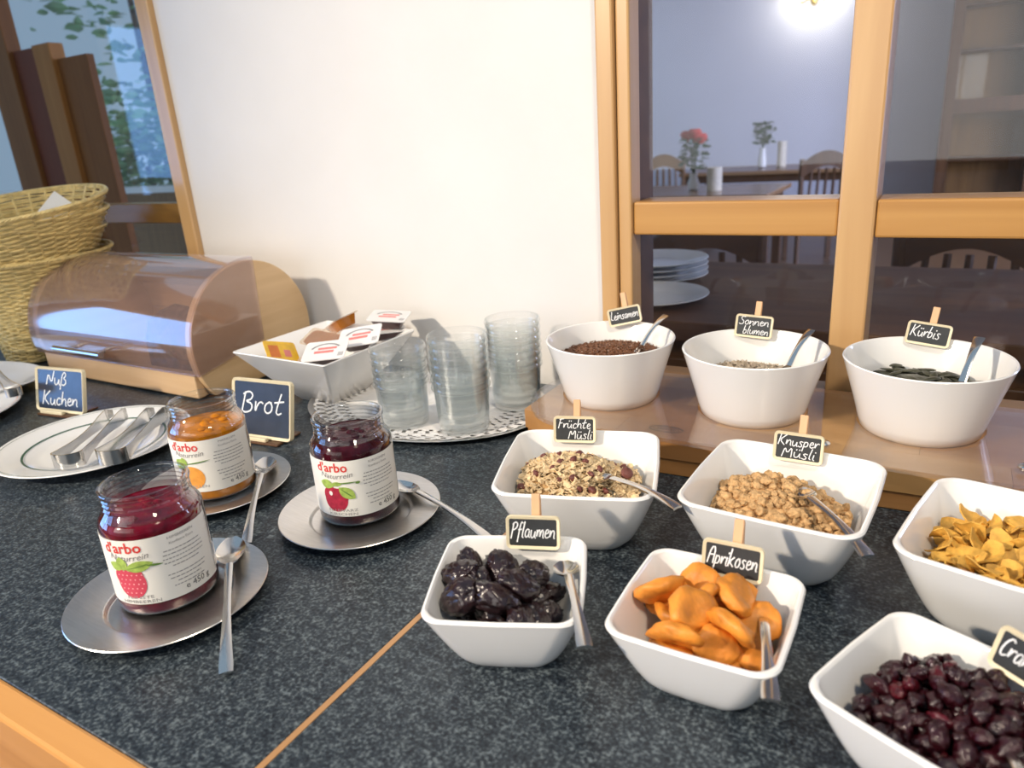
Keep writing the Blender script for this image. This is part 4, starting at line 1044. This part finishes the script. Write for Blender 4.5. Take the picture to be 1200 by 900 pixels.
def heap(name, m, inside, top, mx, n=44, R_=.072, amp=.0015, freq=160.0):
    """closed mound filling a bowl"""
    mb = MB(); rows = 16; loops = []
    for i in range(rows, 0, -1):
        lp = []
        for k in range(n):
            a = 2 * PI * k / n; rmax = .02
            for s in range(60):
                q = R_ * (s + 1) / 60
                f = inside(q * math.cos(a), q * math.sin(a))
                if f is None or f > top(q * math.cos(a), q * math.sin(a)): break
                rmax = q
            x, y = rmax * i / rows * math.cos(a), rmax * i / rows * math.sin(a)
            z = top(x, y) + amp * noise.noise(Vector((x * freq, y * freq, 3)))
            lp.append((x, y, z))
        loops.append(lp)
    bt = [(x * .45, y * .45, .0085) for x, y, z in loops[0]]
    mb.loft([bt] + loops, True, True)
    o = mb.build(name, m); o.matrix_local = mx; return o

# crunchy granola: crumb heap plus clusters
dim, mx = SQ['crunch']
top = lambda x, y: .034 + .027 * max(0, 1 - ((x + .012) ** 2 + (y - .002) ** 2) / .060 ** 2)
o = heap('granola_crumbs', M['granola'], lambda x, y: sq_inside(dim, x, y, .001), top, mx, amp=.003)
tag(o, 'heap of fine granola crumbs in the white bowl', 'granola', None, 'stuff')
GM = [lump_mesh('granola_cluster', M['granola'], .0058, .85, .55, s + 50, 1.7, 3, 0.0, True) for s in range(6)]
rg = random.Random(12); cl = []
while len(cl) < 290:
    x, y = rg.uniform(-.062, .062), rg.uniform(-.062, .062); r = rg.uniform(.0030, .0056); f = sq_inside(dim, x, y, r)
    if f is None or f > top(x, y) + r * .5: continue
    if any((x - a) ** 2 + (y - b) ** 2 < (.62 * (r + c)) ** 2 for a, b, _, c in cl): r *= .6
    if any((x - a) ** 2 + (y - b) ** 2 < (.5 * (r + c)) ** 2 for a, b, _, c in cl) and rg.random() < .85: continue
    cl.append((x, y, top(x, y) + r * rg.uniform(.2, .6), r))
scatter('granola_cluster', GM, cl, mx, .0058, 'light brown crunchy granola cluster in the white bowl', 'granola', 'granola clusters in the bowl', 6, 1, True)

# fruit muesli: oat flakes, raisins, fruit pieces
dim, mx = SQ['fruit']
topf = lambda x, y: .040 + .026 * max(0, 1 - ((x + .014) ** 2 + (y - .004) ** 2) / .060 ** 2)
om = MB(); rg = random.Random(77)
k = 0
while k < 1500:
    x, y = rg.uniform(-.064, .064), rg.uniform(-.064, .064); f = sq_inside(dim, x, y, .003)
    if f is None or f > topf(x, y) + .001: continue
    z = topf(x, y) + rg.uniform(-.001, .0035); s = rg.uniform(.0024, .0048); el = rg.uniform(.6, 1.0)
    rm_ = Matrix.Rotation(rg.uniform(0, 6.28), 3, 'Z') @ Matrix.Rotation(rg.gauss(0, .55), 3, 'X') @ Matrix.Rotation(rg.gauss(0, .5), 3, 'Y')
    pts_ = [Vector((s * math.cos(a), s * el * math.sin(a), .25 * s * math.cos(2 * a))) for a in [i * PI / 3 for i in range(6)]]
    vs_ = [rm_ @ p_ + Vector((x, y, z)) for p_ in pts_] + [rm_ @ (p_ - Vector((0, 0, .0007))) + Vector((x, y, z)) for p_ in pts_]
    om.add(vs_, [(0, 1, 2, 3, 4, 5), (11, 10, 9, 8, 7, 6)] + [(i, i + 6, (i + 1) % 6 + 6, (i + 1) % 6) for i in range(6)])
    k += 1
M['oat_bed'] = mat('oat_bed', (0.40, 0.24, 0.10), 0.8, var=0.4, scale=200)
o = om.build('oat_flakes', M['oat'], None, False); o.matrix_local = mx; tag(o, 'pale oat flakes heaped in the muesli bowl', 'oats', None, 'stuff')
o = heap('oat_bran', M['oat_bed'], lambda x, y: sq_inside(dim, x, y, .001), lambda x, y: topf(x, y) - .0015, mx, amp=.002); tag(o, 'brown bran bed under the oat flakes', 'bran', None, 'stuff')
RM = [lump_mesh('raisin', M['raisin'], .0045, .8, .4, s + 80, 2.6, 2) for s in range(4)]
rs = []
while len(rs) < 30:
    x, y = rg.uniform(-.06, .06), rg.uniform(-.06, .06); f = sq_inside(dim, x, y, .005)
    if f is None or f > topf(x, y): continue
    if any((x - a) ** 2 + (y - b) ** 2 < .00012 for a, b, _, c in rs): continue
    rs.append((x, y, topf(x, y) + .0025, rg.uniform(.003, .0046)))
scatter('raisin', RM, rs, mx, .0045, 'reddish brown raisin on the oat flakes', 'raisin', 'raisins in the muesli', 9, 1.2)
t = thing('date_piece', 'rolled date piece standing up at the edge of the muesli', 'date')
t.matrix_local = mx @ T(.040, .018, .046) @ rz(.3) @ Matrix.Rotation(.75, 4, 'X') @ Matrix.Rotation(.2, 4, 'Y')
MB().lathe([(.0035, -.010), (.0055, -.008), (.0058, .004), (.0052, .008)], 18).build('date_body', M['peg'], t)
MB().lathe([(.0056, .0078), (.0062, .0098), (.0040, .0120), (.001, .0125)], 18).build('date_end', M['raisin'], t)

# round bowls: seeds
def rb_inside(x, y, m=0.0):
    r = math.hypot(x, y) + m
    for (ra, z) in ((.050, .008), (.0565, .012), (.0600, .022), (.0612, .030), (.0640, .038), (.0672, .050), (.0710, .060), (.0745, .072)):
        if r < ra - .0015: return z
    return None
def seeds(name, m, n, size, top, mx, label, cat, seed, rmax, ell=(1, .55, .4)):
    rg = random.Random(seed); mb = MB()
    k = 0
    while k < n:
        a, r = rg.uniform(0, 6.28), rmax * math.sqrt(rg.random()); x, y = r * math.cos(a), r * math.sin(a)
        z = top(x, y) + rg.uniform(-.0006, .0012); s = size * rg.uniform(.8, 1.2)
        rm_ = Matrix.Rotation(rg.uniform(0, 6.28), 3, 'Z') @ Matrix.Rotation(rg.gauss(0, .5), 3, 'X') @ Matrix.Rotation(rg.gauss(0, .5), 3, 'Y')
        b = [Vector(q) for q in ((1, 0, 0), (0, 1, 0), (-1, 0, 0), (0, -1, 0), (.2, 0, 1), (-.2, 0, -1))]
        mb.add([rm_ @ Vector((q.x * s * ell[0], q.y * s * ell[1], q.z * s * ell[2])) + Vector((x, y, z)) for q in b], [(0, 1, 4), (1, 2, 4), (2, 3, 4), (3, 0, 4), (1, 0, 5), (2, 1, 5), (3, 2, 5), (0, 3, 5)])
        k += 1
    o = mb.build(name, m, None, True); o.matrix_local = mx; return tag(o, label, cat, None, 'stuff')
m1 = T(RB[0][0], RB[0][1], ZB)
t1 = lambda x, y: .0535 + .0045 * max(0, 1 - (x * x + y * y) / .055 ** 2)
o = heap('flax_bed', M['flax'], lambda x, y: rb_inside(x, y), t1, m1, amp=.001); tag(o, 'bed of flax seeds in the round bowl', 'seeds', None, 'stuff')
seeds('flax_seeds', M['flax'], 2600, .0022, lambda x, y: t1(x, y) + .0006, m1, 'loose brown flax seeds in the round bowl', 'seeds', 41, .0650)
m2 = T(RB[1][0], RB[1][1], ZB)
t2 = lambda x, y: .038 + .012 * max(0, 1 - ((x + .01) ** 2 + y * y) / .055 ** 2)
o = heap('sunflower_bed', M['sunflower'], lambda x, y: rb_inside(x, y), t2, m2, amp=.001); tag(o, 'bed of sunflower kernels in the round bowl', 'seeds', None, 'stuff')
seeds('sunflower_kernels', M['sunflower'], 900, .0046, lambda x, y: t2(x, y) + .001, m2, 'loose grey sunflower kernels in the round bowl', 'seeds', 42, .0590, (1, .48, .3))
m3 = T(RB[2][0], RB[2][1], ZB)
def pumpkin_mesh(seed):
    mb = MB(); lo = []
    for i in range(9):
        q = i / 8; w = .0042 * math.sin(PI * (.04 + .92 * q)) ** .7 * (1.1 - .25 * q); x = .0095 * (2 * q - 1)
        lo.append([(x, w * math.cos(a), .0016 * math.sin(a) * (w / .0042) + .0008 * math.sin(seed + q * 3)) for a in [k * PI / 4 for k in range(8)]])
    return mb.loft(lo).mesh('pumpkin_seed', M['pumpkin'])
SM = [pumpkin_mesh(s) for s in range(3)]
t3 = lambda x, y: .038 + .014 * max(0, 1 - ((x + .014) ** 2 + (y - .004) ** 2) / .052 ** 2)
o = heap('pumpkin_seed_bed', M['pumpkin'], lambda x, y: rb_inside(x, y), t3, m3, amp=.0015); tag(o, 'bed of dark pumpkin seeds low in the round bowl', 'seeds', None, 'stuff')
pts = deposit(150, (.0060, .0075), lambda x, y, r: (t3(x, y) if rb_inside(x, y, r) is not None and rb_inside(x, y, r) < t3(x, y) + .004 else None), lambda x, y: t3(x, y) + .010, 12, .62, .35, 51)
scatter('pumpkin_seed', SM, pts, m3, .0066, 'dark flat pumpkin seed in the rightmost round bowl', 'seed', 'pumpkin seeds in the bowl', 14, .22)

# ------------------------------------------------------------------ dining room beyond the glass
def table(label, x, y, w, d, rt=0):
    t = thing('dining_table', label, 'table', (x, y, -0.9), rt)
    bev(MB().box(-w / 2, w / 2, -d / 2, d / 2, .715, .75).build('table_top', M['table_wood'], t, False), .004)
    bev(MB().box(-w / 2 + .05, w / 2 - .05, -d / 2 + .05, d / 2 - .05, .64, .715).build('apron', M['dark_wood'], t, False), .002, 1)
    for sx in (-1, 1):
        for sy in (-1, 1): MB().box(sx * (w / 2 - .08) - .03, sx * (w / 2 - .08) + .03, sy * (d / 2 - .08) - .03, sy * (d / 2 - .08) + .03, 0, .64).build('leg', M['dark_wood'], t, False)
    return t
table('oak dining table by the far wall with a flower vase', -1.62, 8.05, 1.7, 0.9)
table('oak dining table carrying the red roses', -1.75, 5.75, 1.3, 0.9)
def chair(label, x, y, rt, m):
    t = thing('dining_chair', label, 'chair', (x, y, -0.9), rt, 'dining chairs beyond the glass')
    bev(MB().box(-.22, .22, -.22, .22, .43, .47).build('seat', m, t, False), .01)
    for sx in (-1, 1):
        MB().box(sx * .19 - .02, sx * .19 + .02, -.21, -.17, 0, .43).build('leg', m, t, False)
        MB().tube([(sx * .19, .19, 0), (sx * .19, .20, .45), (sx * .20, .24, .90)], .021, 8).build('leg', m, t)
    MB().loft([[(q * .21, .225 + yy, zz + .10 * math.cos(q * PI / 2)) for yy, zz in ((0, .74), (.03, .74), (.03, .86), (0, .86))] for q in [-1 + k / 6 for k in range(13)]]).build('top_rail', m, t)
    for k in range(5):
        MB().tube([((-.13 + .065 * k), .205, .47), ((-.12 + .06 * k), .238, .82)], .012, 6).build('slat', m, t)
    return t
chair('dark wooden chair with slatted back right of the vase table', -1.02, 6.9, -2.7, M['dark_wood'])
chair('brown wooden chair behind the red roses', -2.46, 7.15, 0.4, M['brown_wood'])
chair('dark slatted chair close behind the lower glass pane', -0.62, 2.35, 0.5, M['matt_dark'])
chair('dark slatted chair behind the lower pane beside the post', 0.02, 2.40, -0.2, M['matt_dark'])
def vase(label, x, y, z, h, rose, seed):
    t = thing('flower_vase', label, 'vase', (x, y, z))
    MB().lathe([(.025, 0), (.04, .01), (.045, h * .4), (.028, h * .8), (.034, h), (.028, h), (.022, h * .8), (.02, .02)], 20).build('vase_body', M['porcelain'], t)
    rg = random.Random(seed); lm = MB()
    for k in range(150):
        a, el, r = rg.uniform(0, 6.28), rg.uniform(.0, 1.0), rg.uniform(.02, .11)
        c = Vector((r * math.cos(a), r * math.sin(a), h + .03 + el * .22)); s = rg.uniform(.02, .04)
        rm_ = Matrix.Rotation(rg.uniform(0, 6.28), 3, 'Z') @ Matrix.Rotation(rg.uniform(-1, 1), 3, 'X')
        q = [rm_ @ Vector(v) * s for v in ((-1, 0, 0), (-.3, .5, .15), (.5, .4, .1), (1, 0, 0), (.5, -.4, .1), (-.3, -.5, .15))]
        lm.add([c + v for v in q], [(0, 1, 2, 3), (0, 3, 4, 5)])
    for k in range(5):
        lm.tube([(0, 0, h * .5), (.03 * math.cos(k * 1.3), .03 * math.sin(k * 1.3), h + .2)], .004, 5)
    lm.build('leaves', M['leaf_dark'], t, False)
    if rose:
        for k in range(4):
            a = k * 1.7; MB().lathe([(.012, -.04), (.045, -.012), (.056, .012), (.038, .036), (.010, .034)], 12, (.05 * math.cos(a), .05 * math.sin(a), h + .25 + .012 * k)).build('rose_head', M['rose'], t)
    return t
vase('white vase of red roses on the nearer dining table', -1.74, 5.72, -.149, .13, True, 1)
vase('white vase of greenery on the table by the far wall', -1.72, 8.0, -.149, .20, False, 2)
def candle(label, x, y, r, h):
    t = thing('pillar_candle', label, 'candle', (x, y, -.149)); MB().lathe([(r, 0), (r, h), (r * .8, h - .004), (.006, h - .006)], 18).build('wax', M['candle'], t)
    MB().tube([(0, 0, h - .006), (0, 0, h + .012)], .002, 5).build('wick', M['dark_gap'], t)
candle('cream pillar candle beside the red roses', -1.56, 5.66, .055, .17); candle('cream candle behind the greenery vase', -1.55, 8.1, .045, .25)
# wall lamp
wp = thing('wall_lamp', 'lit brass wall lamp with two shades on the far wall', 'lamp', (-1.55, 9.5, 1.56))
MB().lathe([(.0, -.10), (.03, -.08), (.05, 0), (.03, .06), (.01, .08)], 16, (0, -.05, 0)).build('backplate', M['brass'], wp)
for s in (-1, 1):
    MB().tube([(0, -.06, 0), (s * .12, -.12, -.06), (s * .2, -.12, .0)], .012, 6).build('arm', M['brass'], wp)
    MB().lathe([(.10, 0), (.06, .16)], 20, (s * .2, -.12, .0), False, False).build('shade', M['lamp_shade'], wp)
area_light('dining_wall_lamp_light', (-1.55, 9.1, 1.55), (-1.55, 9.5, 1.3), 0.3, 2.0, (1, .92, .75))
area_light('dining_blue_fill', (3.6, 5.0, 0.9), (-2.0, 8.5, 0.2), 2.2, 250, (0.60, 0.68, 1.0), 'SQUARE')  # added bluish fill to brighten the dining room; no window on this side
# glazed cabinet on the right of the dining room
cb = thing('glazed_cabinet', 'tall dark wooden cabinet with glass doors in the dining room', 'cabinet', (0.62, 8.9, -0.9))
for (x0, x1, z0, z1, nm) in ((-.80, -.70, 0, 2.6, 'stile'), (.70, .80, 0, 2.6, 'stile'), (-.05, .05, .1, 2.5, 'stile'), (-.70, .70, 0, .25, 'plinth'), (-.70, .70, 1.15, 1.28, 'rail'), (-.70, .70, 2.5, 2.6, 'rail')):
    MB().box(x0, x1, -.2, .2, z0, z1).build(nm, M['dark_wood'], cb, False)
MB().box(-.7, .7, .15, .2, .25, 2.5).build('back_panel', M['brown_wood'], cb, False)
for z in (.7, 1.7, 2.1): MB().box(-.7, .7, -.15, .15, z, z + .03).build('shelf', M['dark_wood'], cb, False)
for (x0, x1) in ((-.70, -.05), (.05, .70)):
    for (z0, z1) in ((.25, 1.15), (1.28, 2.5)): MB().box(x0, x1, -.165, -.16, z0, z1).build('door_pane', M['glass_pane'], cb, False)
# sideboard just behind the lower panes, with plates
sb = thing('wooden_sideboard', 'dark wooden sideboard just behind the lower glass panes', 'sideboard', (-0.30, 1.62, -0.9))
bev(MB().box(-.50, 1.1, -.28, .36, .86, .90).build('sideboard_top', M['matt_dark'], sb, False), .003)
MB().box(-.47, 1.07, -.25, .33, .0, .86).build('sideboard_body', M['matt_dark'], sb, False)
for k in range(3): bev(MB().box(-.44 + k * .5, .03 + k * .5, -.262, -.25, .08, .82).build('door', M['dark_wood'], sb, False), .004)
for k in range(4):
    o = link('stacked_plate', ME_PLATE); o.location = (-0.610, 1.72, .0008 + k * .0125); tag(o, ('bottom', 'lower middle', 'upper middle', 'top')[k] + ' white plate of the small stack on the sideboard', 'plate', 'plates stacked on the sideboard')
o = link('stacked_plate', ME_PLATE); o.location = (-0.545, 1.50, .0008); tag(o, 'single white plate in front of the stack on the sideboard', 'plate')

# solid panels in place of a cabinet reflection; garden seen through the left window
ps = thing('reflection_panels', 'tall brown wooden panels standing in for cabinets reflected in the left window', 'reflection stand-in', (0, 0, -0.9))
boxo('stile', M['part_brown'], ps, -3.58, -3.40, 1.78, 1.84, 0, 2.3, .004)
boxo('panel', M['part_red'], ps, -3.40, -3.20, 1.80, 1.82, 0, 1.72, .002)
boxo('stile', M['part_tan'], ps, -3.20, -3.08, 1.77, 1.83, 0, 1.72, .004)
boxo('panel', M['part_brown'], ps, -3.08, -2.88, 1.79, 1.82, 0, 1.66, .002)
w4 = struct('window_4', 'garden window at the end of the dining room')
for (x0, x1, z0, z1) in ((-6.6, -3.9, -.9, .16), (-6.6, -6.5, .16, 1.9), (-3.98, -3.9, .16, 1.9), (-6.5, -3.98, 1.85, 1.9)):
    MB().box(x0, x1, 3.0, 3.06, z0, z1).build('window_frame', M['brown_wood'] if z1 < .5 else M['frame_wood'], w4, False)
MB().box(-6.5, -3.98, 2.97, 3.08, .16, .20).build('sill', M['porcelain'], w4, False)
MB().box(-6.5, -3.98, 3.03, 3.034, .20, 1.85).build('pane', M['glass_pane'], w4, False)
tag(MB().box(-14, -3.0, 3.1, 14, -1.2, -1.15).build('ground', M['ground'], None, False), 'green garden lawn outside', None, None, 'structure')
def bush(label, x, y, z, R_, n, seed, m, name='garden_bush'):
    t = thing(name, label, 'bush', (x, y, -1.15)); rg = random.Random(seed); lm = MB()
    for k in range(n):
        d = Vector((rg.gauss(0, 1), rg.gauss(0, 1), rg.gauss(0, .8))).normalized() * R_ * rg.uniform(.55, 1.05)
        c = Vector((d.x, d.y, d.z + z)); s = rg.uniform(.05, .11) * (R_ / .8)
        rm_ = Matrix.Rotation(rg.uniform(0, 6.28), 3, 'Z') @ Matrix.Rotation(rg.uniform(-1.3, 1.3), 3, 'X')
        q = [rm_ @ (Vector(v) * s) for v in ((-1, 0, 0), (-.2, .45, .1), (.5, .35, .1), (1, 0, 0), (.5, -.35, .1), (-.2, -.45, .1))]
        lm.add([c + v for v in q], [(0, 1, 2, 3), (0, 3, 4, 5)])
    lm.build('foliage', m, t, False)
    MB().tube([(0, 0, 0), (.05, 0, z * .5), (0, 0, z)], [.06, .05, .03], 7).build('trunk', M['bark'], t)
bush('round green bush low outside the left window', -6.6, 4.45, 1.45, .75, 1400, 5, M['leaf'])
bush('tall loose tree higher outside the left window', -8.4, 5.9, 3.4, 1.1, 260, 6, M['leaf'], 'garden_tree')
